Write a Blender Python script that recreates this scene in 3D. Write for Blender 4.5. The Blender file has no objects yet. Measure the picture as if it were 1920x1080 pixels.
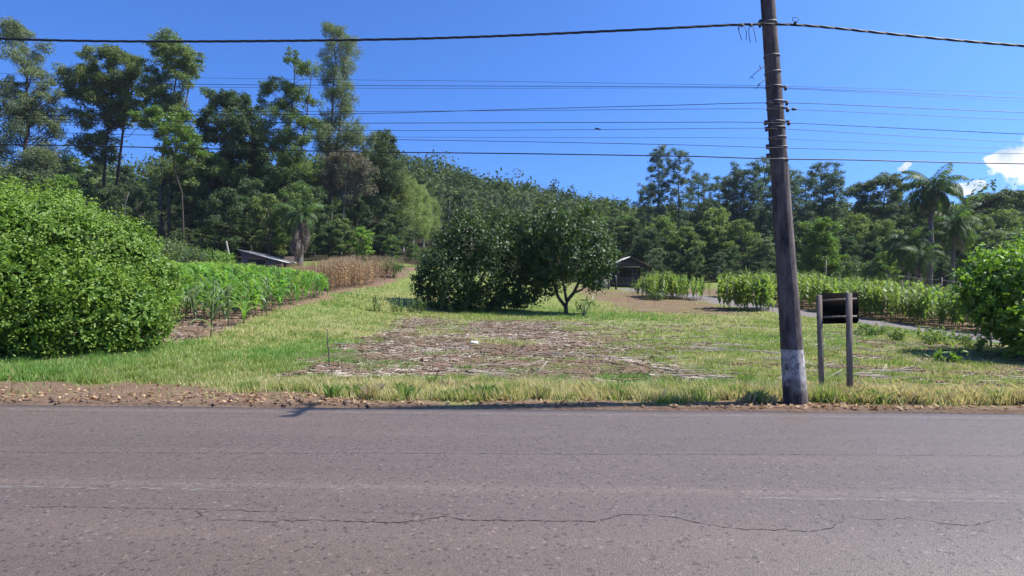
import bpy, math, random
import numpy as np
from mathutils import Vector

# ------------------------------------------------------------------ camera, sky, sun, exposure
sc = bpy.context.scene
COL = sc.collection
FOC = 1150.0                      # focal length in pixels of the 1920 px wide photograph
EYE = 1.6
cam_d = bpy.data.cameras.new('camera'); cam = bpy.data.objects.new('camera', cam_d); COL.objects.link(cam)
cam_d.sensor_width = 36.0; cam_d.lens = 36.0 * FOC / 1920.0
cam_d.clip_start = 0.05; cam_d.clip_end = 20000
cam.location = (0, 0, EYE); cam.rotation_euler = (math.radians(90), 0, 0)
sc.camera = cam

SUN = Vector((6.65, 0.37, 9.0)).normalized()
SUN_EL = math.asin(SUN.z); SUN_AZ = math.atan2(SUN.x, SUN.y)
world = bpy.data.worlds.new('World'); sc.world = world; world.use_nodes = True
wn = world.node_tree; wn.nodes.clear()
w_out = wn.nodes.new('ShaderNodeOutputWorld'); w_bg = wn.nodes.new('ShaderNodeBackground')
w_sky = wn.nodes.new('ShaderNodeTexSky'); w_sky.sky_type = 'NISHITA'; w_sky.sun_disc = False
w_sky.sun_elevation = SUN_EL; w_sky.sun_rotation = SUN_AZ
w_sky.altitude = 0; w_sky.air_density = 0.6; w_sky.dust_density = 2.4; w_sky.ozone_density = 7.5
w_tint = wn.nodes.new('ShaderNodeVectorMath'); w_tint.operation = 'MULTIPLY'; w_tint.inputs[1].default_value = (0.64, 1.15, 1.78)
w_bg.inputs['Strength'].default_value = 0.085
wn.links.new(w_sky.outputs['Color'], w_tint.inputs[0])
# cumulus low in the north-east sky: lumps of given direction and angular size, edges torn by noise
w_tc = wn.nodes.new('ShaderNodeTexCoord')
def w_math(op, a, b=None, c=None):
    n = wn.nodes.new('ShaderNodeMath'); n.operation = op
    for i, q in enumerate((a, b, c)):
        if q is None: continue
        if isinstance(q, (int, float)): n.inputs[i].default_value = q
        else: wn.links.new(q, n.inputs[i])
    return n.outputs[0]
def w_noise(scale, det=8, off=0):
    m = wn.nodes.new('ShaderNodeMapping'); m.inputs['Location'].default_value = (off, off * .7, 0); m.inputs['Scale'].default_value = (1, 1, 1.3)
    n = wn.nodes.new('ShaderNodeTexNoise'); n.inputs['Scale'].default_value = scale; n.inputs['Detail'].default_value = det; n.inputs['Roughness'].default_value = .58
    wn.links.new(w_tc.outputs['Generated'], m.inputs[0]); wn.links.new(m.outputs[0], n.inputs[0]); return n.outputs['Fac']
c_min = None
for az, el, wd, ht in ((39.8, 8.9, 1.9, 1.35), (41.8, 9.2, 2.6, 1.9), (38.4, 9.3, 1.0, .55),  (44.5, 8.5, 5, 3.4), (51, 8, 6, 4), (60, 7, 5, 2.6), (36.3, 7.4, .9, .5), (37.1, 7.6, .6, .4), (32.5, 9.3, .42, .26), (32.8, 9.6, .3, .2), (72, 9, 6, 2.2)):
    a_, e_ = math.radians(az), math.radians(el); c_ = (math.sin(a_) * math.cos(e_), math.cos(a_) * math.cos(e_), math.sin(e_))
    sub = wn.nodes.new('ShaderNodeVectorMath'); sub.operation = 'SUBTRACT'; wn.links.new(w_tc.outputs['Generated'], sub.inputs[0]); sub.inputs[1].default_value = c_
    rw, rh = math.radians(wd), math.radians(ht); sc2 = wn.nodes.new('ShaderNodeVectorMath'); sc2.operation = 'MULTIPLY'; wn.links.new(sub.outputs[0], sc2.inputs[0]); sc2.inputs[1].default_value = (1 / rw, 1 / rw, 1 / rh)
    ln_ = wn.nodes.new('ShaderNodeVectorMath'); ln_.operation = 'LENGTH'; wn.links.new(sc2.outputs[0], ln_.inputs[0])
    c_min = ln_.outputs['Value'] if c_min is None else w_math('SMOOTH_MIN', c_min, ln_.outputs['Value'], .35)
c_edge = w_math('ADD', c_min, w_math('MULTIPLY', w_math('SUBTRACT', w_noise(34), .5), 1.5))
c_mr = wn.nodes.new('ShaderNodeMapRange'); c_mr.interpolation_type = 'SMOOTHSTEP'; c_mr.inputs[1].default_value = 1.05; c_mr.inputs[2].default_value = .78; wn.links.new(c_edge, c_mr.inputs[0])
c_col = wn.nodes.new('ShaderNodeMix'); c_col.data_type = 'RGBA'; c_col.inputs[6].default_value = (3.6, 4.6, 5.8, 1); c_col.inputs[7].default_value = (7.0, 7.1, 7.3, 1)
c_sh = wn.nodes.new('ShaderNodeMapRange'); c_sh.inputs[1].default_value = .36; c_sh.inputs[2].default_value = .54; wn.links.new(w_noise(22, 6, 3.3), c_sh.inputs[0]); wn.links.new(c_sh.outputs[0], c_col.inputs[0])
c_mix = wn.nodes.new('ShaderNodeMix'); c_mix.data_type = 'RGBA'; wn.links.new(c_mr.outputs[0], c_mix.inputs[0]); wn.links.new(w_tint.outputs[0], c_mix.inputs[6]); wn.links.new(c_col.outputs[2], c_mix.inputs[7])
wn.links.new(c_mix.outputs[2], w_bg.inputs['Color']); wn.links.new(w_bg.outputs['Background'], w_out.inputs['Surface'])

sun_d = bpy.data.lights.new('sun', 'SUN'); sun_d.energy = 5.0; sun_d.angle = math.radians(0.53); sun_d.color = (1.0, 0.955, 0.88)
sun = bpy.data.objects.new('sun', sun_d); COL.objects.link(sun)
sun.rotation_euler = SUN.to_track_quat('Z', 'Y').to_euler(); sun.location = SUN * 60
sc.view_settings.view_transform = 'Standard'; sc.view_settings.look = 'None'
sc.view_settings.exposure = 0.95; sc.view_settings.gamma = 1.0; sc.view_settings.use_curve_mapping = False
sc.cycles.max_bounces = 5; sc.cycles.diffuse_bounces = 2; sc.cycles.glossy_bounces = 2
sc.cycles.transmission_bounces = 2; sc.cycles.transparent_max_bounces = 6; sc.cycles.volume_bounces = 0
sc.cycles.use_denoising = True

rng = np.random.default_rng(11)
rnd = random.Random(11)

# ------------------------------------------------------------------ small helpers
def at(px, py, Y):
    """point seen at a pixel of the photograph, Y metres in front of the camera"""
    return ((px - 960.0) / FOC * Y, Y, EYE - (py - 540.0) / FOC * Y)

ROAD_A = math.radians(-2.6)       # the road runs almost straight across the view
RU = np.array([math.cos(ROAD_A), math.sin(ROAD_A)]); RV = np.array([-math.sin(ROAD_A), math.cos(ROAD_A)])
def road_v(X, Y): return X * RV[0] + Y * RV[1]
def road_xy(u, v): return (u * RU[0] + v * RV[0], u * RU[1] + v * RV[1])

def hash2(ix, iy, seed):
    h = (ix.astype(np.int64) * 374761393 + iy.astype(np.int64) * 668265263 + seed * 974634777) & 0x7fffffff
    h = ((h ^ (h >> 13)) * 1274126177) & 0x7fffffff
    return ((h ^ (h >> 16)) & 0xffff) / 65535.0
def vnoise(X, Y, s, seed=0):
    x = np.asarray(X, float) / s; y = np.asarray(Y, float) / s
    ix = np.floor(x); iy = np.floor(y); fx = x - ix; fy = y - iy
    fx = fx * fx * (3 - 2 * fx); fy = fy * fy * (3 - 2 * fy)
    a = hash2(ix, iy, seed); b = hash2(ix + 1, iy, seed); c = hash2(ix, iy + 1, seed); d = hash2(ix + 1, iy + 1, seed)
    return (a * (1 - fx) + b * fx) * (1 - fy) + (c * (1 - fx) + d * fx) * fy
def fbm(X, Y, s, seed=0, o=3):
    r = 0; a = .5; t = 0
    for k in range(o):
        r = r + a * vnoise(X, Y, s / 2 ** k, seed + k); t += a; a *= .5
    return r / t
def sstep(a, b, x):
    t = np.clip((np.asarray(x, float) - a) / (b - a), 0, 1); return t * t * (3 - 2 * t)

# ------------------------------------------------------------------ terrain height
CTRL = [(0,720,9.6),(0,690,11.5),(200,690,11.5),(330,640,16),(400,630,17.5),(520,590,22),(620,550,30),(690,530,42),(760,505,55),
 (480,505,60),(300,512,41),(100,520,38),(300,470,75),(0,450,75),(-300,440,75),(-300,600,20),(640,490,66),
 (960,700,11.5),(960,640,18.3),(800,592,28),(1000,586,30),(1100,588,30),(1150,546,55),(1200,541,62),(1210,582,37),
 (1400,585,36),(1250,561,44),(1550,590,36),(1780,615,31),(1900,650,24),(1900,690,14),(1600,650,17),(1700,630,23),(1500,600,30),
 (1700,556,55),(1850,560,60),(1400,530,62),(1200,530,80),(1900,545,80),(1500,528,80),(1000,515,80),(2300,640,24),(2300,580,55),
 (2200,720,12),(-600,720,12)]
FAR = [(-160,120,12),(-100,230,30),(-60,180,28),(-80,110,14),(-40,105,11),(-20,110,9.5),(0,110,8),(20,110,5),(40,110,3.5),(70,110,4),(110,110,6),
 (-110,232,38),(-70,235,46),(-44,240,45),(-34,232,42),(-14,258,37.5),(8,280,38),(31,300,35),(46,312,29),(64,325,25),(110,330,24),(170,320,26),
 (-34,150,20),(-15,150,16),(5,150,13),(30,160,11),(60,160,10),(130,150,14),(-60,330,38),(0,360,34),(60,400,24),(-180,330,34),(180,200,16),
 (-20,200,30),(10,210,25),(35,220,21),(-250,200,26),(250,330,26)]
_p = np.array([at(*c) for c in CTRL] + FAR, float)
def _k(r2):
    return np.where(r2 > 1e-9, 0.5 * r2 * np.log(np.maximum(r2, 1e-9)), 0)
_S = 40.0
def _tps():
    P = _p[:, :2] / _S; n = len(P)
    d = ((P[:, None] - P[None]) ** 2).sum(-1)
    A = np.zeros((n + 3, n + 3)); A[:n, :n] = _k(d) + np.eye(n) * 2e-3
    A[:n, n] = 1; A[:n, n + 1:] = P; A[n, :n] = 1; A[n + 1:, :n] = P.T
    b = np.zeros(n + 3); b[:n] = _p[:, 2]
    return P, np.linalg.solve(A, b)
_TP, _TW = _tps()
def terrain(X, Y):
    X = np.atleast_1d(np.asarray(X, float)); Y = np.atleast_1d(np.asarray(Y, float))
    sh = X.shape; x = X.ravel(); y = Y.ravel(); out = np.empty(len(x)); n = len(_TP)
    for i in range(0, len(x), 20000):
        Q = np.stack([x[i:i+20000], y[i:i+20000]], 1) / _S
        out[i:i+20000] = _k(((Q[:, None] - _TP[None]) ** 2).sum(-1)) @ _TW[:n] + _TW[n] + Q @ _TW[n + 1:]
    out = out.reshape(sh)
    far = sstep(330, 700, np.hypot(X, Y)); far = np.maximum(far, sstep(230, 420, np.abs(X)))
    out = np.clip(out, -3, 60) * (1 - far) + 14 * far
    v = road_v(X, Y)
    w = sstep(8.3, 10.8, v)
    out = out * w
    verge = 0.03 * (fbm(X, Y, .6, 3) - .5) + .025
    out = out + verge * sstep(8.0, 8.5, v) * (1 - sstep(40, 60, Y))
    out = np.where(v < 7.95, -0.2, np.where(v < 8.15, -0.04, out))
    out = np.where(v < 1.0, np.where(v < .8, -0.03, -.2), out)
    return out
def gz(x, y): return float(terrain(np.array([x]), np.array([y]))[0])

# ------------------------------------------------------------------ ground cover regions
LANE = np.array([(23.5, 17.5), (20.9, 23.5), (20.2, 27), (18.3, 32.5), (16.4, 38), (14.2, 47), (12.0, 60)])
def lane_dist(X, Y):
    d = np.full(np.shape(X), 1e9); s = np.zeros(np.shape(X))
    for a, b in zip(LANE[:-1], LANE[1:]):
        ab = b - a; t = np.clip(((X - a[0]) * ab[0] + (Y - a[1]) * ab[1]) / (ab @ ab), 0, 1)
        dx = X - a[0] - t * ab[0]; dy = Y - a[1] - t * ab[1]; dd = np.hypot(dx, dy)
        m = dd < d; d = np.where(m, dd, d); s = np.where(m, np.sign(dx * ab[1] - dy * ab[0]), s)
    return d, s                    # s = +1 on the corn side (right)
def regions(X, Y):
    X = np.asarray(X, float); Y = np.asarray(Y, float); v = road_v(X, Y)
    n = fbm(X, Y, 2.2, 21) - .5; n2 = fbm(X, Y, .7, 33) - .5; n3 = fbm(X, Y, 5.0, 44) - .5
    box = lambda a, b, c, d, e=.5: sstep(a - e, a + e, X) * (1 - sstep(b - e, b + e, X)) * sstep(c - e, c + e, Y) * (1 - sstep(d - e, d + e, Y))
    Xn = X + 1.2 * n + .8 * n2; Yn = Y + 1.5 * n + .8 * n2
    left = (1 - sstep(-8.9, -8.1, Xn)) * sstep(14.4, 15.2, Yn) * (1 - sstep(58, 62, Y))
    straw = sstep(-4.3 - .03 * (Y - 12), -3.5 - .03 * (Y - 12), Xn) * (1 - sstep(1.4, 4.2, Xn)) * sstep(10.3, 11.1, Yn) * (1 - sstep(24.5, 27.0, Yn))
    straw = straw * (1 - .6 * sstep(.04, .16, n + .1 * n2 - .05))
    patch = sstep(.05, .14, fbm(X * .38, Y * 1.5, 1.1, 77) - .5) * sstep(2.5, 4.0, X) * (1 - sstep(16, 19, X)) * sstep(11.3, 12.2, Y) * (1 - sstep(23, 27, Y))
    brown = sstep(4.6, 6.0, Xn) * (1 - sstep(12.8, 14.5, Xn)) * sstep(31.5, 34, Yn) * (1 - sstep(60, 66, Y))
    brown = brown * (1 - .65 * sstep(-.02, .15, n3)) * (1 - .3 * sstep(0, .2, n2))
    ld, ls = lane_dist(X, Y)
    lane = 1 - sstep(1.55, 2.0, ld + .5 * n2)
    cornsoil = np.where(ls > 0, 1, 0) * sstep(1.7, 2.2, ld) * sstep(24, 27, Y) * (1 - sstep(54, 60, Y)) * sstep(11, 12, X)
    lim = np.where(X < -2.2, 9.75, 8.62) ; lim = lim + (1 - sstep(-3.4, -1.4, X)) * 0
    wl = 1 - sstep(-4.2, -1.2, X)
    lim = 8.45 + .95 * wl
    dirt = 1 - sstep(lim - .25, lim + .3, v + 1.3 * n + .9 * n2)
    dryv = sstep(8.3, 8.8, v) * (1 - sstep(9.8, 11.0, v + 1.2 * n)) * sstep(-6.5, -2.5, X) + .35 * sstep(-.05, .12, n3) * (1 - sstep(30, 40, Y))
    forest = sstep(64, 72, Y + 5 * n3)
    soil = np.clip(np.maximum.reduce([left, brown * .95, cornsoil, dirt]), 0, 1)
    return dict(soil=soil, straw=np.clip(np.maximum(straw, patch * .5), 0, 1), lane=lane, dry=np.clip(dryv, 0, 1), forest=forest, left=left, dirt=dirt, brown=brown)

# ------------------------------------------------------------------ mesh helpers
class MB:
    def __init__(s): s.V = []; s.F = []; s.A = []; s.n = 0
    def add(s, V, F, a=0.5):
        V = np.asarray(V, float).reshape(-1, 3); F = np.asarray(F, np.int64)
        s.V.append(V); s.F.append(F + s.n); s.n += len(V)
        s.A.append(np.full(len(V), a) if np.isscalar(a) else np.asarray(a, float)); return s
    def mesh(s, name, mat, smooth=False, col=None):
        V = np.concatenate(s.V); A = np.concatenate(s.A)
        loops = np.concatenate([f.ravel() for f in s.F]); tot = np.concatenate([np.full(len(f), f.shape[1]) for f in s.F])
        me = bpy.data.meshes.new(name); me.vertices.add(len(V)); me.vertices.foreach_set('co', V.ravel().astype(np.float32))
        me.loops.add(len(loops)); me.loops.foreach_set('vertex_index', loops.astype(np.int32))
        me.polygons.add(len(tot)); st = np.concatenate([[0], np.cumsum(tot)[:-1]])
        me.polygons.foreach_set('loop_start', st.astype(np.int32))
        if smooth: me.polygons.foreach_set('use_smooth', np.ones(len(tot), bool))
        at_ = me.attributes.new('rnd', 'FLOAT', 'POINT'); at_.data.foreach_set('value', A.astype(np.float32))
        if col is not None:
            c_ = me.attributes.new('mask', 'FLOAT_COLOR', 'POINT'); c_.data.foreach_set('color', np.asarray(col, np.float32).ravel())
        me.materials.append(mat); me.update(calc_edges=True)
        return me

def box_geo(c, h, rz=0, taper=1.0):
    cx, cy, cz = c; hx, hy, hz = h; V = []
    for z, k in ((-1, 1), (1, taper)):
        for x, y in ((-1, -1), (1, -1), (1, 1), (-1, 1)):
            X = x * hx * k; Y = y * hy * k
            V.append((cx + X * math.cos(rz) - Y * math.sin(rz), cy + X * math.sin(rz) + Y * math.cos(rz), cz + z * hz))
    F = [(0,3,2,1),(4,5,6,7),(0,1,5,4),(1,2,6,5),(2,3,7,6),(3,0,4,7)]
    return V, F
def frame(d):
    d = d / (np.linalg.norm(d) + 1e-9)
    up = np.array([0, 0, 1.0]) if abs(d[2]) < .92 else np.array([1.0, 0, 0])
    a = np.cross(up, d); a /= np.linalg.norm(a); b = np.cross(d, a); return a, b
def tube_geo(pts, rad, seg=6, cap=True):
    pts = np.asarray(pts, float); n = len(pts); rad = np.broadcast_to(np.asarray(rad, float), (n,)); V = []
    th = np.arange(seg) * 2 * math.pi / seg
    a0, b0 = frame(pts[-1] - pts[0])
    for i in range(n):
        d = pts[min(i + 1, n - 1)] - pts[max(i - 1, 0)]; d = d / (np.linalg.norm(d) + 1e-9)
        a = a0 - d * (a0 @ d); a /= np.linalg.norm(a) + 1e-9; b = np.cross(d, a)
        V.append(pts[i] + rad[i] * (np.cos(th)[:, None] * a + np.sin(th)[:, None] * b))
    V = np.concatenate(V); F = []
    for i in range(n - 1):
        for k in range(seg):
            k2 = (k + 1) % seg; F.append((i * seg + k, i * seg + k2, (i + 1) * seg + k2, (i + 1) * seg + k))
    F = np.array(F)
    if cap and seg % 2 == 0 and seg >= 4:
        C = []
        for base in (0, (n - 1) * seg):
            for k in range(1, seg - 1, 2):
                q = (base, base + k, base + k + 1, base + (k + 2) % seg) if k + 2 <= seg - 1 else None
                if q: C.append(q if base else q[::-1])
        if C: F = np.concatenate([F, np.array(C)])
    return V, F

def norm_rows(a): return a / (np.linalg.norm(a, axis=1, keepdims=True) + 1e-9)
def leaf_cards(mb, C, L, W, up=.4, droop=0.0, r=rng, outward=None, pal=None):
    """one small diamond leaf per centre"""
    n = len(C)
    nv = r.normal(size=(n, 3)) * .8; nv[:, 2] += up
    if outward is not None: nv += outward
    nv = norm_rows(nv)
    d = r.normal(size=(n, 3)); d[:, 2] -= droop * 2.2
    d = norm_rows(d - nv * (d * nv).sum(1, keepdims=True) * (1 - min(droop, 1) * .8)); s = norm_rows(np.cross(nv, d))
    l = (L * r.uniform(.65, 1.25, n))[:, None] * .5; w = (W * r.uniform(.7, 1.2, n))[:, None] * .5
    V = np.stack([C - d * l, C + s * w - d * l * .1, C + d * l, C - s * w - d * l * .1], 1).reshape(-1, 3)
    F = np.arange(n * 4).reshape(n, 4)
    a = r.random(n) if pal is None else np.clip(pal + r.normal(size=n) * .16, 0, 1)
    mb.add(V, F, np.repeat(a, 4))

def props(o, label=None, cat=None, group=None, kind=None):
    if label: o['label'] = label
    if cat: o['category'] = cat
    if group: o['group'] = group
    if kind: o['kind'] = kind
    return o
def link(name, me, parent=None, loc=(0, 0, 0), rz=0, sc_=1.0):
    o = bpy.data.objects.new(name, me); COL.objects.link(o); o.location = loc; o.rotation_euler = (0, 0, rz)
    o.scale = (sc_, sc_, sc_) if np.isscalar(sc_) else sc_
    if parent: o.parent = parent
    return o
def thing(name, label, cat, loc=(0, 0, 0), rz=0, group=None, sc_=1.0):
    o = link(name, None, None, loc, rz, sc_); o.empty_display_size = .3
    return props(o, label, cat, group)

# ------------------------------------------------------------------ materials
def mat(name):
    m = bpy.data.materials.new(name); m.use_nodes = True; nt = m.node_tree; nt.nodes.clear()
    return m, nt, nt.nodes.new, nt.links.new
def rgb(c): return (c[0], c[1], c[2], 1)
def leaf_mat(name, c1, c2, trans=.35, rough=.5, spec=.35, tcol=None, hue_obj=.0):
    m, nt, N, L = mat(name)
    out = N('ShaderNodeOutputMaterial'); a = N('ShaderNodeAttribute'); a.attribute_name = 'rnd'
    mx = N('ShaderNodeMix'); mx.data_type = 'RGBA'; mx.inputs[6].default_value = rgb(c1); mx.inputs[7].default_value = rgb(c2)
    L(a.outputs['Fac'], mx.inputs[0])
    oi = N('ShaderNodeObjectInfo'); hs = N('ShaderNodeHueSaturation')
    mr = N('ShaderNodeMapRange'); mr.inputs[3].default_value = .8; mr.inputs[4].default_value = 1.2
    L(oi.outputs['Random'], mr.inputs[0]); L(mr.outputs[0], hs.inputs['Value'])
    mr2 = N('ShaderNodeMapRange'); mr2.inputs[3].default_value = .5 - hue_obj; mr2.inputs[4].default_value = .5 + hue_obj
    wn_ = N('ShaderNodeTexWhiteNoise'); wn_.noise_dimensions = '1D'; L(oi.outputs['Random'], wn_.inputs['W'])
    L(wn_.outputs['Value'], mr2.inputs[0]); L(mr2.outputs[0], hs.inputs['Hue'])
    L(mx.outputs[2], hs.inputs['Color'])
    p = N('ShaderNodeBsdfPrincipled'); p.inputs['Roughness'].default_value = rough; p.inputs['Specular IOR Level'].default_value = spec
    L(hs.outputs['Color'], p.inputs['Base Color'])
    t = N('ShaderNodeBsdfTranslucent'); hs2 = N('ShaderNodeMix'); hs2.data_type = 'RGBA'; hs2.blend_type = 'MULTIPLY'; hs2.inputs[0].default_value = 1
    hs2.inputs[7].default_value = rgb(tcol or (1.5, 1.6, .7)); L(hs.outputs['Color'], hs2.inputs[6]); L(hs2.outputs[2], t.inputs['Color'])
    ms = N('ShaderNodeMixShader'); ms.inputs[0].default_value = trans
    L(p.outputs[0], ms.inputs[1]); L(t.outputs[0], ms.inputs[2]); L(ms.outputs[0], out.inputs['Surface'])
    return m
def plain_mat(name, c1, c2, scale=8, rough=.8, spec=.3, bump=.3, bscale=None, stretch=(1, 1, 1), metal=0):
    m, nt, N, L = mat(name)
    out = N('ShaderNodeOutputMaterial'); p = N('ShaderNodeBsdfPrincipled'); tc = N('ShaderNodeTexCoord'); mp = N('ShaderNodeMapping')
    mp.inputs['Scale'].default_value = stretch; L(tc.outputs['Object'], mp.inputs[0])
    nz = N('ShaderNodeTexNoise'); nz.inputs['Scale'].default_value = scale; nz.inputs['Detail'].default_value = 6; nz.inputs['Roughness'].default_value = .65
    L(mp.outputs[0], nz.inputs['Vector'])
    cr = N('ShaderNodeMapRange'); cr.inputs[1].default_value = .32; cr.inputs[2].default_value = .68; L(nz.outputs['Fac'], cr.inputs[0])
    mx = N('ShaderNodeMix'); mx.data_type = 'RGBA'; mx.inputs[6].default_value = rgb(c1); mx.inputs[7].default_value = rgb(c2); L(cr.outputs[0], mx.inputs[0])
    L(mx.outputs[2], p.inputs['Base Color']); p.inputs['Roughness'].default_value = rough; p.inputs['Specular IOR Level'].default_value = spec; p.inputs['Metallic'].default_value = metal
    if bump:
        b = N('ShaderNodeBump'); b.inputs['Strength'].default_value = bump; b.inputs['Distance'].default_value = .02
        L(nz.outputs['Fac'], b.inputs['Height']); L(b.outputs[0], p.inputs['Normal'])
    L(p.outputs[0], out.inputs['Surface']); return m

M = {}
M['hedge'] = leaf_mat('hedge_leaf', (.075, .150, .018), (.25, .36, .055), .30, .5, .25, hue_obj=.0)
M['citrus'] = leaf_mat('citrus_leaf', (.034, .064, .020), (.092, .142, .042), .25, .5, .28)
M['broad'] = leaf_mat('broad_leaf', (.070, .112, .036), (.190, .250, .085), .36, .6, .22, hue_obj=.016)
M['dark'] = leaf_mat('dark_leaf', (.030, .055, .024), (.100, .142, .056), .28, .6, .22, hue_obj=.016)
M['bright'] = leaf_mat('bright_leaf', (.085, .150, .025), (.16, .25, .045), .42, .5, .4)
M['euc'] = leaf_mat('eucalypt_leaf', (.080, .110, .060), (.165, .200, .105), .34, .55, .25, hue_obj=.01)
M['eucy'] = leaf_mat('young_eucalypt_leaf', (.125, .170, .050), (.235, .285, .100), .38, .5, .3, hue_obj=.008)
M['brownish'] = leaf_mat('dry_foliage', (.085, .075, .055), (.16, .14, .095), .25, .6, .3)
M['pine'] = leaf_mat('pine_needle', (.050, .082, .056), (.140, .190, .125), .30, .55, .2)
M['palm'] = leaf_mat('palm_leaf', (.034, .065, .020), (.095, .145, .050), .34, .55, .15)
M['shrub'] = leaf_mat('shrub_leaf', (.080, .125, .040), (.165, .225, .085), .38, .5, .4, hue_obj=.012)
M['corn'] = leaf_mat('corn_leaf', (.070, .155, .028), (.185, .310, .070), .42, .5, .25, hue_obj=.022)
M['corn_pale'] = leaf_mat('pale_corn_leaf', (.095, .140, .065), (.19, .24, .12), .35, .5, .4, tcol=(1.3, 1.4, .9))
M['corn_tall'] = leaf_mat('tall_corn_leaf', (.085, .140, .030), (.250, .310, .095), .42, .5, .25, hue_obj=.022)
M['corn_dry'] = leaf_mat('dry_corn_leaf', (.20, .125, .070), (.42, .30, .18), .30, .7, .2, tcol=(1.2, 1.0, .7))
M['dead'] = leaf_mat('dead_frond', (.13, .10, .075), (.26, .21, .16), .2, .8, .2, tcol=(1.1, 1, .8))
M['litter'] = leaf_mat('fallen_leaf', (.20, .10, .045), (.52, .36, .20), .2, .7, .2, tcol=(1.2, .9, .6))
M['bush'] = leaf_mat('big_bush_leaf', (.070, .130, .020), (.20, .32, .045), .40, .45, .3)
M['hill'] = leaf_mat('hill_leaf', (.034, .060, .018), (.115, .152, .052), .2, .8, .05)
M['bark'] = plain_mat('bark', (.035, .028, .023), (.085, .070, .058), 6, .9, .2, .5, stretch=(1, 1, .25))
M['bark_pale'] = plain_mat('pale_bark', (.19, .17, .14), (.38, .35, .30), 5, .85, .2, .3, stretch=(1, 1, .2))
M['bark_mid'] = plain_mat('grey_bark', (.06, .052, .045), (.15, .13, .11), 5, .85, .2, .4, stretch=(1, 1, .2))
M['palm_trunk'] = plain_mat('palm_trunk', (.08, .07, .06), (.17, .15, .13), 4, .9, .2, .4, stretch=(.3, .3, 4))
M['wood'] = plain_mat('weathered_wood', (.13, .095, .07), (.29, .235, .19), 9, .85, .2, .4, stretch=(4, 4, .3))
M['plank'] = plain_mat('dark_plank', (.040, .030, .026), (.10, .078, .068), 7, .85, .2, .4, stretch=(3, 3, .4))
M['plank_grey'] = plain_mat('grey_plank', (.075, .066, .062), (.16, .142, .135), 7, .85, .2, .3, stretch=(3, 3, .5))
M['roof'] = plain_mat('roof_sheet', (.20, .185, .17), (.42, .395, .37), 3, .6, .4, .15)
M['clod'] = plain_mat('clod', (.09, .058, .040), (.19, .13, .09), 20, .95, .1, .2)
M['metal'] = plain_mat('strap_metal', (.12, .11, .11), (.22, .21, .20), 20, .6, .5, .1)
M['rust'] = plain_mat('dark_fitting', (.03, .028, .028), (.08, .06, .05), 20, .6, .5, .1)
M['cable'] = plain_mat('black_cable', (.012, .012, .014), (.025, .025, .028), 20, .5, .4, 0)
M['porcelain'] = plain_mat('insulator_glaze', (.10, .05, .03), (.16, .09, .06), 10, .25, .6, 0)
M['stalk'] = plain_mat('dead_stalk', (.19, .14, .105), (.54, .46, .38), 14, .8, .2, .2)
M['sign_back'] = plain_mat('sign_back', (.007, .007, .007), (.012, .011, .011), 6, 1, .01, .05)
M['cloud'] = plain_mat('cloud', (.92, .92, .93), (.95, .95, .95), .002, 1, 0, 0)
M['white'] = plain_mat('white_plastic', (.65, .66, .68), (.8, .8, .8), 10, .5, .4, .1)

# green corn stalk
M['corn_stalk'] = plain_mat('corn_stalk', (.10, .15, .04), (.20, .22, .09), 10, .6, .3, 0)

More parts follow.
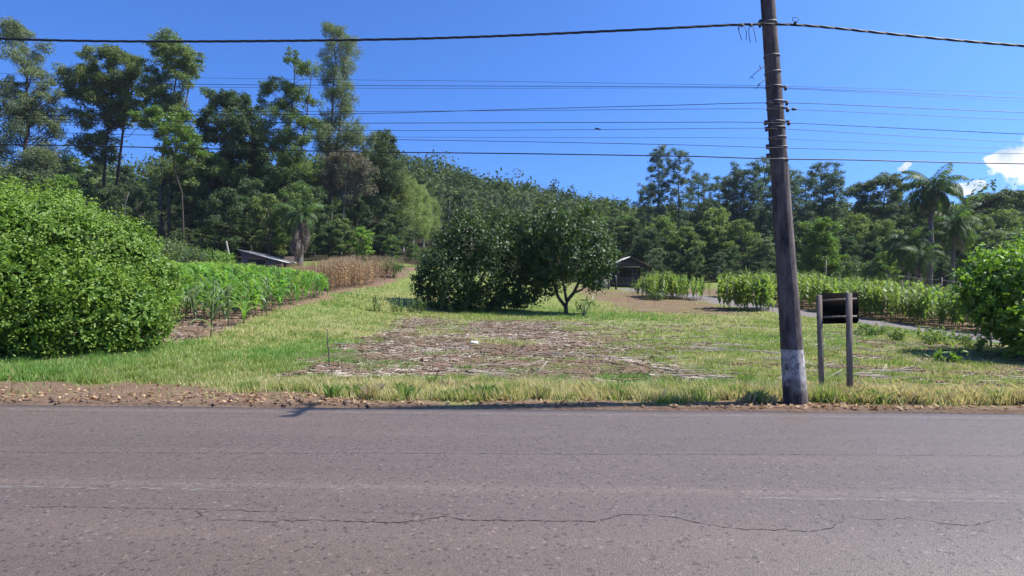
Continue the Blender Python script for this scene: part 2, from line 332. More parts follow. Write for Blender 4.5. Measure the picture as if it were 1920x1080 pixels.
def asphalt_mat():
    m, nt, N, L = mat('asphalt'); out = N('ShaderNodeOutputMaterial'); p = N('ShaderNodeBsdfPrincipled'); tc = N('ShaderNodeTexCoord')
    sep = N('ShaderNodeSeparateXYZ'); L(tc.outputs['Object'], sep.inputs[0])
    def noise(s, det=4, st=(1, 1, 1), ro=.6):
        mp = N('ShaderNodeMapping'); mp.inputs['Scale'].default_value = st; L(tc.outputs['Object'], mp.inputs[0])
        n = N('ShaderNodeTexNoise'); n.inputs['Scale'].default_value = s; n.inputs['Detail'].default_value = det; n.inputs['Roughness'].default_value = ro; L(mp.outputs[0], n.inputs[0]); return n.outputs['Fac']
    def mr(x, a, b, c, d):
        r = N('ShaderNodeMapRange'); r.inputs[1].default_value = a; r.inputs[2].default_value = b; r.inputs[3].default_value = c; r.inputs[4].default_value = d
        L(x, r.inputs[0]); return r.outputs[0]
    def mult(a, b):
        r = N('ShaderNodeMath'); r.operation = 'MULTIPLY'; L(a, r.inputs[0]); L(b, r.inputs[1]) if not isinstance(b, float) else r.inputs.__getitem__(1).__setattr__('default_value', b); return r.outputs[0]
    big = mr(noise(.35, 3, (.35, 1, 1)), .3, .7, .90, 1.10)
    long_ = mr(noise(1.6, 3, (.03, 1, 1)), .3, .7, .91, 1.09)          # tyre-polished strips along the road
    vor = N('ShaderNodeTexVoronoi'); vor.inputs['Scale'].default_value = 95; L(tc.outputs['Object'], vor.inputs['Vector'])
    cs = N('ShaderNodeSeparateColor'); L(vor.outputs['Color'], cs.inputs[0])
    agg = mr(cs.outputs[0], 0, 1, .80, 1.22)
    vor2 = N('ShaderNodeTexVoronoi'); vor2.inputs['Scale'].default_value = 42; L(tc.outputs['Object'], vor2.inputs['Vector'])
    cs2 = N('ShaderNodeSeparateColor'); L(vor2.outputs['Color'], cs2.inputs[0])
    pit = mr(cs2.outputs[1], .90, .97, 1.0, .55); pale = mr(cs2.outputs[2], .965, .985, 1.0, 1.5)
    f = mult(mult(mult(mult(mult(big, long_), agg), pit), pale), 1.0)
    hue = N('ShaderNodeMix'); hue.data_type = 'RGBA'; hue.inputs[6].default_value = (.090, .067, .055, 1); hue.inputs[7].default_value = (.101, .073, .057, 1)
    L(mr(noise(.5, 3, (.2, 1, 1)), .35, .65, 0, 1), hue.inputs[0])
    sc_ = N('ShaderNodeVectorMath'); sc_.operation = 'SCALE'; L(hue.outputs[2], sc_.inputs[0]); L(f, sc_.inputs['Scale'])
    # seam lines and tan wear bands running along the road, by the road's own cross coordinate
    col = sc_.outputs[0]
    for (v0, w, k, thr) in ((6.10, .022, .72, .46), (7.66, .03, .80, .35), (7.95, .05, .85, .3), (6.0, .07, .93, .3), (4.84, .07, 1.13, .25), (5.0, .02, .9, .3), (4.40, .03, .92, .42), (7.35, .06, 1.05, .2)):
        a = N('ShaderNodeMath'); a.operation = 'SUBTRACT'; L(sep.outputs[1], a.inputs[0]); a.inputs[1].default_value = v0
        wob = N('ShaderNodeMath'); wob.operation = 'MULTIPLY_ADD'; L(noise(1.3, 3, (.6, 0, 0)), wob.inputs[0]); wob.inputs[1].default_value = .04; L(a.outputs[0], wob.inputs[2])
        ab = N('ShaderNodeMath'); ab.operation = 'ABSOLUTE'; L(wob.outputs[0], ab.inputs[0])
        g = mr(ab.outputs[0], w * .5, w, 1, 0); br = mr(noise(7, 4, (.25, 3, 1)), thr, thr + .15, 0, 1); g = mult(g, br)
        kk = mr(g, 0, 1, 1, k)
        s2 = N('ShaderNodeVectorMath'); s2.operation = 'SCALE'; L(col, s2.inputs[0]); L(kk, s2.inputs['Scale']); col = s2.outputs[0]
    L(col, p.inputs['Base Color']); p.inputs['Roughness'].default_value = .62; p.inputs['Specular IOR Level'].default_value = .45
    b = N('ShaderNodeBump'); b.inputs['Strength'].default_value = .35; b.inputs['Distance'].default_value = .005
    L(vor.outputs['Distance'], b.inputs['Height']); L(b.outputs[0], p.inputs['Normal'])
    L(p.outputs[0], out.inputs['Surface']); return m
M['asphalt'] = asphalt_mat()

def ground_mat():
    m, nt, N, L = mat('ground'); out = N('ShaderNodeOutputMaterial'); p = N('ShaderNodeBsdfPrincipled'); tc = N('ShaderNodeTexCoord')
    a1 = N('ShaderNodeAttribute'); a1.attribute_name = 'mask'; s1 = N('ShaderNodeSeparateColor'); L(a1.outputs['Color'], s1.inputs[0])
    a2 = N('ShaderNodeAttribute'); a2.attribute_name = 'rnd'
    def noise(s, det=5, st=(1, 1, 1)):
        mp = N('ShaderNodeMapping'); mp.inputs['Scale'].default_value = st; L(tc.outputs['Object'], mp.inputs[0])
        n = N('ShaderNodeTexNoise'); n.inputs['Scale'].default_value = s; n.inputs['Detail'].default_value = det; n.inputs['Roughness'].default_value = .7; L(mp.outputs[0], n.inputs[0]); return n.outputs['Fac']
    def ramp(x, a, b):
        r = N('ShaderNodeMapRange'); r.inputs[1].default_value = a; r.inputs[2].default_value = b; L(x, r.inputs[0]); return r.outputs[0]
    def mix(f, a, b):
        r = N('ShaderNodeMix'); r.data_type = 'RGBA'; L(f, r.inputs[0])
        for i, c in ((6, a), (7, b)):
            if isinstance(c, tuple): r.inputs[i].default_value = rgb(c)
            else: L(c, r.inputs[i])
        return r.outputs[2]
    fine = ramp(noise(14), .3, .7); mid = ramp(noise(1.7), .3, .7); str_ = ramp(noise(9, 6, (.45, 2.2, 1)), .35, .65)
    grass = mix(mid, mix(fine, (.085, .115, .028), (.185, .215, .065)), mix(fine, (.11, .125, .035), (.23, .225, .08)))
    dry = mix(fine, (.16, .135, .075), (.33, .28, .16))
    soil = mix(mid, mix(fine, (.085, .052, .034), (.17, .112, .075)), mix(fine, (.12, .078, .052), (.215, .148, .102)))
    straw = mix(str_, (.085, .058, .044), (.25, .185, .145))
    lane = mix(fine, (.12, .10, .095), (.20, .175, .165))
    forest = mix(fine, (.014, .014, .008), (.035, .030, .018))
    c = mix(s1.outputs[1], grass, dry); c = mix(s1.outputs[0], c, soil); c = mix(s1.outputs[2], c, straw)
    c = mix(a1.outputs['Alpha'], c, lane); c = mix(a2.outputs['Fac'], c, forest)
    L(c, p.inputs['Base Color']); p.inputs['Roughness'].default_value = 1; p.inputs['Specular IOR Level'].default_value = .02
    b = N('ShaderNodeBump'); b.inputs['Strength'].default_value = .8; b.inputs['Distance'].default_value = .05
    L(noise(8, 7), b.inputs['Height']); L(b.outputs[0], p.inputs['Normal']); L(p.outputs[0], out.inputs['Surface']); return m
M['ground'] = ground_mat()

def paint_mat():
    """thin worn road paint: what is left of it between bare patches"""
    m, nt, N, L = mat('worn_road_paint'); out = N('ShaderNodeOutputMaterial'); p = N('ShaderNodeBsdfPrincipled'); tc = N('ShaderNodeTexCoord')
    p.inputs['Base Color'].default_value = (.28, .25, .225, 1); p.inputs['Roughness'].default_value = .7
    n = N('ShaderNodeTexNoise'); n.inputs['Scale'].default_value = 16; n.inputs['Detail'].default_value = 6; n.inputs['Roughness'].default_value = .75
    mp = N('ShaderNodeMapping'); mp.inputs['Scale'].default_value = (.5, 2, 1); L(tc.outputs['Object'], mp.inputs[0]); L(mp.outputs[0], n.inputs[0])
    r = N('ShaderNodeMapRange'); r.inputs[1].default_value = .47; r.inputs[2].default_value = .66; r.inputs[4].default_value = .62; L(n.outputs['Fac'], r.inputs[0])
    t = N('ShaderNodeBsdfTransparent'); ms = N('ShaderNodeMixShader'); L(r.outputs[0], ms.inputs[0]); L(t.outputs[0], ms.inputs[1]); L(p.outputs[0], ms.inputs[2])
    L(ms.outputs[0], out.inputs['Surface']); return m
M['paint'] = paint_mat()
M['crack'] = plain_mat('crack_filler', (.018, .016, .016), (.04, .036, .035), 30, .9, .1, 0)

def pole_mat():
    m, nt, N, L = mat('pole_concrete'); out = N('ShaderNodeOutputMaterial'); p = N('ShaderNodeBsdfPrincipled'); tc = N('ShaderNodeTexCoord')
    sep = N('ShaderNodeSeparateXYZ'); L(tc.outputs['Object'], sep.inputs[0])
    def noise(s, st=(1, 1, 1)):
        mp = N('ShaderNodeMapping'); mp.inputs['Scale'].default_value = st; L(tc.outputs['Object'], mp.inputs[0])
        n = N('ShaderNodeTexNoise'); n.inputs['Scale'].default_value = s; n.inputs['Detail'].default_value = 8; n.inputs['Roughness'].default_value = .7; L(mp.outputs[0], n.inputs[0]); return n.outputs['Fac']
    def mr(x, a, b, c=0, d=1):
        r = N('ShaderNodeMapRange'); r.inputs[1].default_value = a; r.inputs[2].default_value = b; r.inputs[3].default_value = c; r.inputs[4].default_value = d; L(x, r.inputs[0]); return r.outputs[0]
    def mix(f, a, b):
        r = N('ShaderNodeMix'); r.data_type = 'RGBA'; L(f, r.inputs[0])
        for i, c in ((6, a), (7, b)):
            if isinstance(c, tuple): r.inputs[i].default_value = rgb(c)
            else: L(c, r.inputs[i])
        return r.outputs[2]
    base = mix(mr(noise(7, (1, 1, .3)), .38, .62), (.036, .028, .026), (.150, .120, .108))
    white = mix(mr(noise(9), .40, .62), (.20, .18, .165), (.47, .435, .41))
    zn = N('ShaderNodeMath'); zn.operation = 'MULTIPLY_ADD'; L(noise(9), zn.inputs[0]); zn.inputs[1].default_value = .06; L(sep.outputs[2], zn.inputs[2])
    top = mr(zn.outputs[0], .785, .795, 1, 0)
    zl = N('ShaderNodeMath'); zl.operation = 'MULTIPLY_ADD'; L(noise(6), zl.inputs[0]); zl.inputs[1].default_value = -.62; L(sep.outputs[2], zl.inputs[2])
    low = mr(zl.outputs[0], -.12, .10); chips = mr(noise(11), .54, .62, 1, .1)
    f = N('ShaderNodeMath'); f.operation = 'MULTIPLY'; L(top, f.inputs[0]); L(low, f.inputs[1]); f2 = N('ShaderNodeMath'); f2.operation = 'MULTIPLY'; L(f.outputs[0], f2.inputs[0]); L(chips, f2.inputs[1])
    c = mix(f2.outputs[0], base, white)
    L(c, p.inputs['Base Color']); p.inputs['Roughness'].default_value = .9; p.inputs['Specular IOR Level'].default_value = .2
    b = N('ShaderNodeBump'); b.inputs['Strength'].default_value = .6; b.inputs['Distance'].default_value = .01; L(noise(30), b.inputs['Height']); L(b.outputs[0], p.inputs['Normal'])
    L(p.outputs[0], out.inputs['Surface']); return m
M['pole'] = pole_mat()

def blade_mat():
    m, nt, N, L = mat('grass_blade'); out = N('ShaderNodeOutputMaterial'); a = N('ShaderNodeAttribute'); a.attribute_name = 'mask'
    p = N('ShaderNodeBsdfPrincipled'); p.inputs['Roughness'].default_value = .6; p.inputs['Specular IOR Level'].default_value = .3; L(a.outputs['Color'], p.inputs['Base Color'])
    t = N('ShaderNodeBsdfTranslucent'); v = N('ShaderNodeMix'); v.data_type = 'RGBA'; v.blend_type = 'MULTIPLY'; v.inputs[0].default_value = 1; v.inputs[7].default_value = (1.25, 1.25, .8, 1)
    L(a.outputs['Color'], v.inputs[6]); L(v.outputs[2], t.inputs['Color'])
    ms = N('ShaderNodeMixShader'); ms.inputs[0].default_value = .4; L(p.outputs[0], ms.inputs[1]); L(t.outputs[0], ms.inputs[2]); L(ms.outputs[0], out.inputs['Surface']); return m
M['blade'] = blade_mat()

# ------------------------------------------------------------------ ground sheet
ys = [-70, -40, -20, -8, -2, 2, 5, 6.4, 7.0]
y = 7.3
while y < 9.5: ys.append(y); y += .09
while y < 110: ys.append(y); y *= 1.013
while y < 420: ys.append(y); y *= 1.03
while y < 6000: ys.append(y); y *= 1.35
ys = np.array(ys)
us = np.concatenate([np.linspace(-6, -1.2, 14)[:-1], np.linspace(-1.2, 1.2, 340), np.linspace(1.2, 6, 14)[1:]])
GX = us[None, :] * (np.abs(ys[:, None]) * .95 + 1.5 + 8 * (ys[:, None] < 5)); GY = np.repeat(ys[:, None], len(us), 1)
GZ = terrain(GX, GY)
rg = regions(GX, GY)
rough_soil = (rg['left'] + rg['brown'] + rg['straw']) * (fbm(GX, GY, .5, 5) - .5) * .07
GZ = GZ + rough_soil
nr, nc = GX.shape
idx = np.arange(nr * nc).reshape(nr, nc)
F = np.stack([idx[:-1, :-1], idx[:-1, 1:], idx[1:, 1:], idx[1:, :-1]], -1).reshape(-1, 4)
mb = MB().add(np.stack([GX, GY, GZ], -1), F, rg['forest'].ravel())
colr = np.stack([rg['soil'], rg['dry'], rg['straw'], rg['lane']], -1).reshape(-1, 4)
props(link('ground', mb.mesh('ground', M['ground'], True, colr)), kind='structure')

# ------------------------------------------------------------------ road, worn paint, cracks (in the road's own frame)
mb = MB(); nu = 900
uu = np.linspace(-170, 170, 300).tolist() + np.linspace(-12, 12, nu).tolist(); uu = np.array(sorted(uu))
ve = 8.12 + .05 * (fbm(uu, uu * 0, .35, 8) - .5) + .05 * (fbm(uu, uu * 0, 2.5, 9) - .5)
cols_v = [ve * 0 + .93, ve * 0 + .93, ve * 0 + 4.6, ve - .12, ve, ve + .02]
cols_z = [-.12, 0, .02, 0, -.012, -.06]
V = np.stack([np.stack([uu, cv, np.full(len(uu), cz)], 1) for cv, cz in zip(cols_v, cols_z)], 1).reshape(-1, 3)
k = len(cols_v); idx = np.arange(len(uu) * k).reshape(len(uu), k)
F = np.stack([idx[:-1, :-1], idx[1:, :-1], idx[1:, 1:], idx[:-1, 1:]], -1).reshape(-1, 4)
def rz_(v): return .02 * (1 - abs(v - 4.6) / 3.5) if v < 4.6 else .02 * (1 - (v - 4.6) / 3.42)
mb.add(V, F)
road = props(link('road', mb.mesh('road', M['asphalt']), None, (0, 0, 0), ROAD_A), kind='structure')

def strip(mb, u0, u1, v0, v1, dz=.004, n=24):
    u = np.linspace(u0, u1, n); a = np.stack([u, u * 0 + v0, u * 0 + rz_(v0) + dz], 1); b = np.stack([u, u * 0 + v1, u * 0 + rz_(v1) + dz], 1)
    i = np.arange(n - 1); mb.add(np.concatenate([a, b]), np.stack([i, i + 1, i + 1 + n, i + n], 1))
def road_mark(name, strips):
    mb = MB()
    for s in strips: strip(mb, *s)
    return props(link(name, mb.mesh(name, M['paint']), None, (0, 0, 0), ROAD_A), kind='structure')
road_mark('edge_line', [(-60, 60, 7.74, 7.80, .004, 200)])
for u0, u1 in ((-6.4, -2.36), (1.55, 5.55), (-14.3, -10.3), (9.5, 13.5)):
    road_mark('centre_dash', [(u0, u1, 4.66, 4.715)])

def pix_road(px, py, z=.012):
    Y = (EYE - z) * FOC / (py - 540.0); X = (px - 960.0) / FOC * Y
    return X * RU[0] + Y * RU[1], X * RV[0] + Y * RV[1]
def crack(pts, w=.012, seed=1):
    r = random.Random(seed); P = []
    for (a, b) in zip(pts[:-1], pts[1:]):
        ua, va = pix_road(*a); ub, vb = pix_road(*b); n = max(2, int(math.hypot(ub - ua, vb - va) / .035))
        for i in range(n):
            t = i / n; P.append((ua + (ub - ua) * t + r.gauss(0, .006), va + (vb - va) * t + r.gauss(0, .010)))
    P.append(pix_road(*pts[-1])); mb = MB(); V = []; 
    for i, (u, v) in enumerate(P):
        ww = w * r.uniform(.15, 1.0) * (.4 + .6 * math.sin(math.pi * i / (len(P) - 1)) ** .5)
        V += [(u, v - ww / 2, rz_(v) + .003), (u, v + ww / 2, rz_(v) + .003)]
    F = [(2 * i, 2 * i + 2, 2 * i + 3, 2 * i + 1) for i in range(len(P) - 1)]
    mb.add(V, F); props(link('road_crack', mb.mesh('road_crack', M['crack']), None, (0, 0, 0), ROAD_A), kind='structure')
crack([(40,952),(150,953),(300,955),(430,958),(560,963)], .010, 1)
crack([(365,958),(395,976),(480,979),(600,977),(720,981),(780,980),(830,971),(880,978),(950,977),(1040,979),(1120,979),(1170,966),(1260,971),(1330,986),(1400,996),(1470,995),(1530,998),(1560,990),(1585,975),(1580,965)], .012, 2)
crack([(1525,998),(1560,1020),(1590,1035),(1620,1060),(1650,1080)], .008, 3)
crack([(1585,972),(1660,978),(1700,972),(1760,982),(1820,988),(1865,978)], .008, 4)
crack([(895,778),(905,793)], .012, 5)
crack([(978,808),(1005,825),(1022,838)], .010, 6)
crack([(870,862),(866,885)], .007, 7)
crack([(640,962),(800,966),(900,966)], .005, 8)
crack([(0,848),(300,850),(700,850),(1100,852),(1500,853),(1920,855)], .010, 9)
print('ground done')
# ------------------------------------------------------------------ utility pole
PX, PY = 3.905, 8.44
def road_plane_at(px, py, v0):
    """point on the vertical plane that stands v0 metres from the road's zero line"""
    k = (px - 960.0) / FOC
    Y = v0 / (k * RV[0] + RV[1])
    return np.array([k * Y, Y, EYE - (py - 540.0) / FOC * Y])
pole = thing('utility_pole', 'tall dark leaning concrete pole with whitewashed foot beside the road', 'utility pole', (PX, PY, 0))
PH = 8.35; LEAN = -.0675
def pole_c(z): return np.array([LEAN * z, .004 * z, z])
def pole_r(z): return float(np.interp(z, [-1, 0, .87, 3.36, 5.6, 9.3], [.166, .157, .138, .111, .090, .070]))
mb = MB(); zs = [-.5, 0, .2, .5, .757, 1.2, 2, 3, 4, 5, 6, 7, 8, PH]; V = []
for z in zs:
    r = pole_r(z)
    for k in range(12):
        a = k * math.pi / 6 + .05
        V.append(pole_c(z) + np.array([math.cos(a) * r * 1.03, math.sin(a) * r * 1.03, 0]))
F = [(i * 12 + k, i * 12 + (k + 1) % 12, (i + 1) * 12 + (k + 1) % 12, (i + 1) * 12 + k) for i in range(len(zs) - 1) for k in range(12)]
t_ = (len(zs) - 1) * 12; F += [(t_, t_ + k, t_ + k + 1, t_ + k + 2) for k in (1, 3, 5, 7, 9)]
me = mb.add(V, F).mesh('shaft', M['pole']); shaft = link('shaft', me, pole)
bv = shaft.modifiers.new('bevel', 'BEVEL'); bv.width = .012; bv.segments = 2; bv.limit_method = 'ANGLE'; bv.angle_limit = math.radians(30)
def pz(py): return EYE - (py - 540) / FOC * PY
for i, py in enumerate((42, 105, 136, 163, 191, 203, 229, 240, 258, 277, 300)):
    z = pz(py); c = pole_c(z); r = pole_r(z) * 1.05 + .003
    th = np.linspace(0, 2 * math.pi, 17)[:-1]; tilt = rnd.uniform(-.12, .12)
    ring = [c + np.array([math.cos(t) * r, math.sin(t) * r, tilt * math.cos(t) * r]) for t in th]
    mb = MB(); V = []; 
    for p_ in ring:
        o_ = (p_ - c); o_[2] = 0; o_ /= np.linalg.norm(o_)
        V += [p_ + [0, 0, -.008], p_ + [0, 0, .008], p_ + o_ * .004 + [0, 0, .008], p_ + o_ * .004 + [0, 0, -.008]]
    F = []
    for k in range(16):
        k2 = (k + 1) % 16
        for j in range(4): F.append((k * 4 + j, k * 4 + (j + 1) % 4, k2 * 4 + (j + 1) % 4, k2 * 4 + j))
    link('strap', mb.add(V, F).mesh('strap', M['metal']), pole)
# brackets and little insulators where the cables pass
for py, side in ((42, -1), (163, 1), (191, 1), (203, 1), (228, 1), (228, -1), (240, -1), (273, -1), (290, -1)):
    z = pz(py); c = pole_c(z); r = pole_r(z); x = c[0] + side * (r + .035)
    mb = MB(); h = .03 if py != 42 else .05
    mb.add(*box_geo((x, c[1] - .03, z), (.035, .012, .009)))
    mb.add(*box_geo((x + side * .012, c[1] - .03, z - .02), (.012, .02, h)))
    link('bracket', mb.mesh('bracket', M['rust']), pole)
    if py in (42, 203, 228):
        mb = MB(); V, F = tube_geo([(x + side * .02, c[1] - .03, z - .055), (x + side * .02, c[1] - .03, z - .03), (x + side * .02, c[1] - .03, z - .005)], [.016, .026, .018], 8)
        link('insulator', mb.add(V, F).mesh('insulator', M['porcelain']), pole)
# crossarm and pin insulators at the head (above the picture; it throws the forked shadow on the road edge)
mb = MB(); c = pole_c(8.1); V, F = box_geo((c[0] - .1, c[1] - .12, 8.1), (.03, .42, .035)); link('crossarm', mb.add(V, F).mesh('crossarm', M['wood']), pole)
for dy in (-.48, -.2, .25):
    mb = MB(); V, F = tube_geo([(c[0] - .1, c[1] + dy, 8.15), (c[0] - .1, c[1] + dy, 8.2), (c[0] - .1, c[1] + dy, 8.23), (c[0] - .1, c[1] + dy, 8.3), (c[0] - .1, c[1] + dy, 8.33)], [.015, .02, .06, .045, .02], 8)
    link('insulator', mb.add(V, F).mesh('insulator', M['porcelain']), pole)
mb = MB()
for a, b in (((1434, 124), (1404, 148)), ((1409, 145), (1413, 148)), ((1426, 130), (1424, 122)), ((1436, 148), (1416, 168)), ((1422, 160), (1424, 157))):
    A = np.array(at(a[0], a[1], PY - .12)); B = np.array(at(b[0], b[1], PY - .22)); m_ = (A + B) / 2 + [0, 0, .012]
    mb.add(*tube_geo([A, m_, B], [.006, .005, .003], 4))
props(link('broken_branch', mb.mesh('broken_branch', M['bark'])), 'thin broken twigs caught on the left side of the pole', 'twigs')

# ------------------------------------------------------------------ power lines and cables
def cable(name, lab, pts, r, v0=8.42, wob=0.0, cat='cable', strands=1, group=None, ext=True):
    xs = [p[0] for p in pts]; yy = [p[1] for p in pts]
    X = np.concatenate([np.linspace(xs[0], xs[-1], 150)]); 
    # smooth interpolation of the sag
    Yp = np.interp(X, xs, yy); ker = np.hanning(17); ker /= ker.sum(); pad = np.concatenate([2 * Yp[0] - Yp[8:0:-1], Yp, 2 * Yp[-1] - Yp[-2:-10:-1]]); Yp = np.convolve(pad, ker, 'valid')
    P = np.array([road_plane_at(a, b, v0) for a, b in zip(X, Yp)])
    o = None
    if strands == 1:
        if wob: P[:, 2] += np.array([rnd.gauss(0, wob) for _ in P])
        mb = MB(); V, F = tube_geo(P, r, 6); mb.add(V, F)
    else:
        t = np.linspace(0, 1, 900); idx_ = t * (len(P) - 1); i0 = np.minimum(idx_.astype(int), len(P) - 2); f = (idx_ - i0)[:, None]
        Q = P[i0] * (1 - f) + P[i0 + 1] * f; mb = MB()
        for s in range(strands):
            ph = Q[:, 0] * 9.5 + s * 2 * math.pi / strands + .8 * np.sin(Q[:, 0] * 1.7)
            mb.add(*tube_geo(Q + np.stack([0 * ph, np.cos(ph) * r * .9, np.sin(ph) * r * .9], 1), r, 5))
    o = link(name, mb.mesh(name, M['cable'], True)); props(o, lab, cat, group); return o
LX = -700; RX = 2600
cable('power_line', 'thick twisted cable highest of all the lines across the sky', [(LX,20),(-300,58),(0,73),(150,77),(300,78),(500,77),(700,74.5),(830,71.5),(1000,65),(1200,55.5),(1350,48),(1437,42),(1462,42),(1490,44),(1570,52.5),(1640,61),(1780,74.5),(1920,87),(2250,105),(RX,110)], .0095, strands=3)
cable('power_line', 'faint thin wire second from the top, meeting the pole below the twigs', [(LX,118),(110,141),(400,146.5),(680,150),(980,153),(1350,159),(1437,161),(1462,161),(1570,164),(1640,166.5),(1920,174),(RX,190)], .0022, 8.6)
cable('power_line', 'dark thin wire running just under the faint second wire', [(LX,140),(110,155),(400,158.5),(680,160.5),(980,161.5),(1350,163),(1437,164),(1462,163),(1570,168),(1640,171.5),(1920,184),(RX,205)], .0036, 8.55)
cable('power_line', 'very faint wire hugging the underside of the dark third wire', [(LX,148),(110,160),(400,163.5),(680,165.5),(980,165.5),(1350,164.5),(1437,165.5),(1462,164.5),(1570,170.5),(1640,175),(1920,190),(RX,214)], .0022, 8.6)
cable('power_line', 'wire that rises toward the pole and crosses another wire above the hill', [(LX,205),(110,217),(400,216),(680,213.5),(830,209),(980,204.5),(1350,195),(1437,191),(1462,191),(1570,196),(1640,199),(1920,211),(RX,232)], .0042, 8.5)
cable('power_line', 'level thin wire crossed from below by the rising wire, carrying a small black clip', [(LX,196),(0,204),(130,206),(400,209),(680,209),(980,207.3),(1350,204),(1437,203),(1462,203),(1570,209),(1640,212),(1920,225),(RX,246)], .0030, 8.4)
cable('power_line', 'medium dark wire through the middle of the bundle of wires', [(LX,208),(0,221),(130,224.5),(400,229),(680,231),(980,230),(1350,229),(1437,228),(1462,229),(1570,235),(1640,238),(1920,252),(RX,272)], .0042, 8.35)
cable('power_line', 'thin wire right below the medium dark middle wire', [(LX,214),(0,226),(130,230),(400,240),(680,245),(980,244),(1350,241),(1437,238),(1462,240),(1570,248),(1640,252),(1920,267.5),(RX,290)], .0032, 8.4)
cable('power_line', 'very thin faint wire third up from the thick bottom cable', [(LX,222),(0,232),(130,234),(400,251),(680,256.5),(980,258),(1350,258),(1437,258),(1462,260),(1570,265),(1640,268),(1920,280),(RX,299)], .0021, 8.45)
cable('power_line', 'plain dark wire next above the thick bottom cable', [(LX,232),(0,246),(130,249.5),(400,256),(680,261),(980,265.5),(1350,273),(1437,277),(1462,278),(1570,280),(1640,281.5),(1920,288.5),(RX,300)], .0038, 8.4)
cable('power_line', 'thick black cable lowest of the lines, dipping where it meets the pole', [(LX,240),(0,271),(130,272.5),(300,277),(480,281),(680,285),(830,286.5),(980,288),(1200,291.5),(1350,294),(1415,294.5),(1430,296),(1446,307),(1462,307),(1480,297),(1500,296),(1570,299),(1640,301),(1780,304.5),(1920,307),(RX,320)], .0078, 8.25)
def fitting(name, lab, cat, tubes, boxes=(), m_='rust'):
    mb = MB()
    for pts, r in tubes: mb.add(*tube_geo([road_plane_at(a, b, 8.38) for a, b in pts], r, 5))
    for (a, b, hx, hz) in boxes:
        p_ = road_plane_at(a, b, 8.40); mb.add(*box_geo(p_, (hx, .018, hz)))
    props(link(name, mb.mesh(name, M[m_])), lab, cat)
fitting('cable_hook', 'bent wire hook hanging from the top cable, farther from the pole', 'cable hook', [([(1384,56),(1385,50),(1390,48),(1397,52),(1400,62),(1399,69),(1400,76)], .0045), ([(1386,50),(1385,58),(1388,66),(1391,76)], .0045)], [(1391, 47.5, .014, .016)])
fitting('cable_hook', 'bent wire hook hanging from the top cable, close to the pole', 'cable hook', [([(1404,52),(1404,60),(1405,70),(1407,80)], .0045), ([(1404,52),(1409,48),(1413,52),(1415,64),(1418,79)], .0045)], [(1408, 47.5, .014, .016)])
fitting('cable_clamp', 'small square wire loop standing on the top cable beside the pole', 'cable clamp', [([(1489,41),(1486,38),(1486,33),(1498,33),(1498,37),(1493,41)], .004)], [(1491, 43, .014, .012)])
fitting('cable_joint', 'small black clip on the sixth wire just past the pole', 'cable joint', [], [(1489, 204.8, .026, .012)])
fitting('perched_bird', 'tiny dark bird sitting on a wire above the far hill', 'bird', [([(1116,241.5),(1119,241),(1122,241.5),(1126,243)], .011), ([(1117,241),(1115,240)], .006)])

# ------------------------------------------------------------------ sign seen from behind
sg = thing('road_sign', 'black back of a small road sign on two weathered wooden posts', 'road sign', (5.3, 9.0, 0))
def gpost(px0, py0, px1, py1, w, Y, parent, name='post'):
    A = np.array(at(px0, py0, Y)); B = np.array(at(px1, py1, Y)); A[2] -= .15
    d = (B - A); V = []
    for P_ in (A, B):
        for dx, dy in ((-1, -1), (1, -1), (1, 1), (-1, 1)): V.append(P_ + np.array([dx * w / 2, dy * .022, 0]) - np.array([5.3, 9.0, 0]))
    o = link(name, MB().add(V, [(0,3,2,1),(4,5,6,7),(0,1,5,4),(1,2,6,5),(2,3,7,6),(3,0,4,7)]).mesh(name, M['wood']), parent)
    b = o.modifiers.new('bevel', 'BEVEL'); b.width = .006; b.segments = 1
    return o
gpost(1541.5, 742, 1535.5, 553, .070, 9.05, sg); gpost(1594, 746, 1591.5, 549, .080, 8.92, sg)
def sgp(px, py, Y): return np.array(at(px, py, Y)) - np.array([5.3, 9.0, 0])
p00 = sgp(1533, 606, 9.16); p11 = sgp(1608, 549, 9.06)
mb = MB(); cx, cz = (p00[0] + p11[0]) / 2, (p00[2] + p11[2]) / 2; hx, hz = (p11[0] - p00[0]) / 2, (p11[2] - p00[2]) / 2; V = []; R_ = .035
for yy_ in (0, .02):
    for (qx, qz, a0) in ((1, 1, 0), (-1, 1, 90), (-1, -1, 180), (1, -1, 270)):
        for k in range(4):
            a = math.radians(a0 + k * 30); V.append((cx + qx * (hx - R_) + R_ * math.cos(a), p11[1] + yy_ - .10 * (qx * (hx - R_) + R_ * math.cos(a)), cz + qz * (hz - R_) + R_ * math.sin(a) + .03 * (qx * (hx - R_) + R_ * math.cos(a))))
n = 16; F = [(i, (i + 1) % n, n + (i + 1) % n, n + i) for i in range(n)]
mb.add(V, F); b0 = mb.n - 2 * n
mb.F.append(np.array([list(range(n))[::-1]]) + b0); mb.F.append(np.array([list(range(n, 2 * n))]) + b0)
link('panel', mb.mesh('panel', M['sign_back']), sg)
for (a, b) in (((1537, 563.5), (1606, 560)), ((1538, 594.5), (1606, 593))):
    A = sgp(a[0], a[1], 9.09); B = sgp(b[0], b[1], 8.99); V = []
    for P_ in (A, B):
        for dy, dz in ((-1, -1), (1, -1), (1, 1), (-1, 1)): V.append(P_ + np.array([0, dy * .012, dz * .014]))
    link('crossbar', MB().add(V, [(0,1,2,3),(7,6,5,4),(0,4,5,1),(1,5,6,2),(2,6,7,3),(3,7,4,0)]).mesh('crossbar', M['wood']), sg)
for (a, b) in ((1589.5, 561), (1589.5, 593.5), (1535, 562), (1537, 594)):
    link('bolt', MB().add(*box_geo(sgp(a, b, 8.85 if a > 1560 else 8.98), (.006, .006, .006))).mesh('bolt', M['rust']), sg)
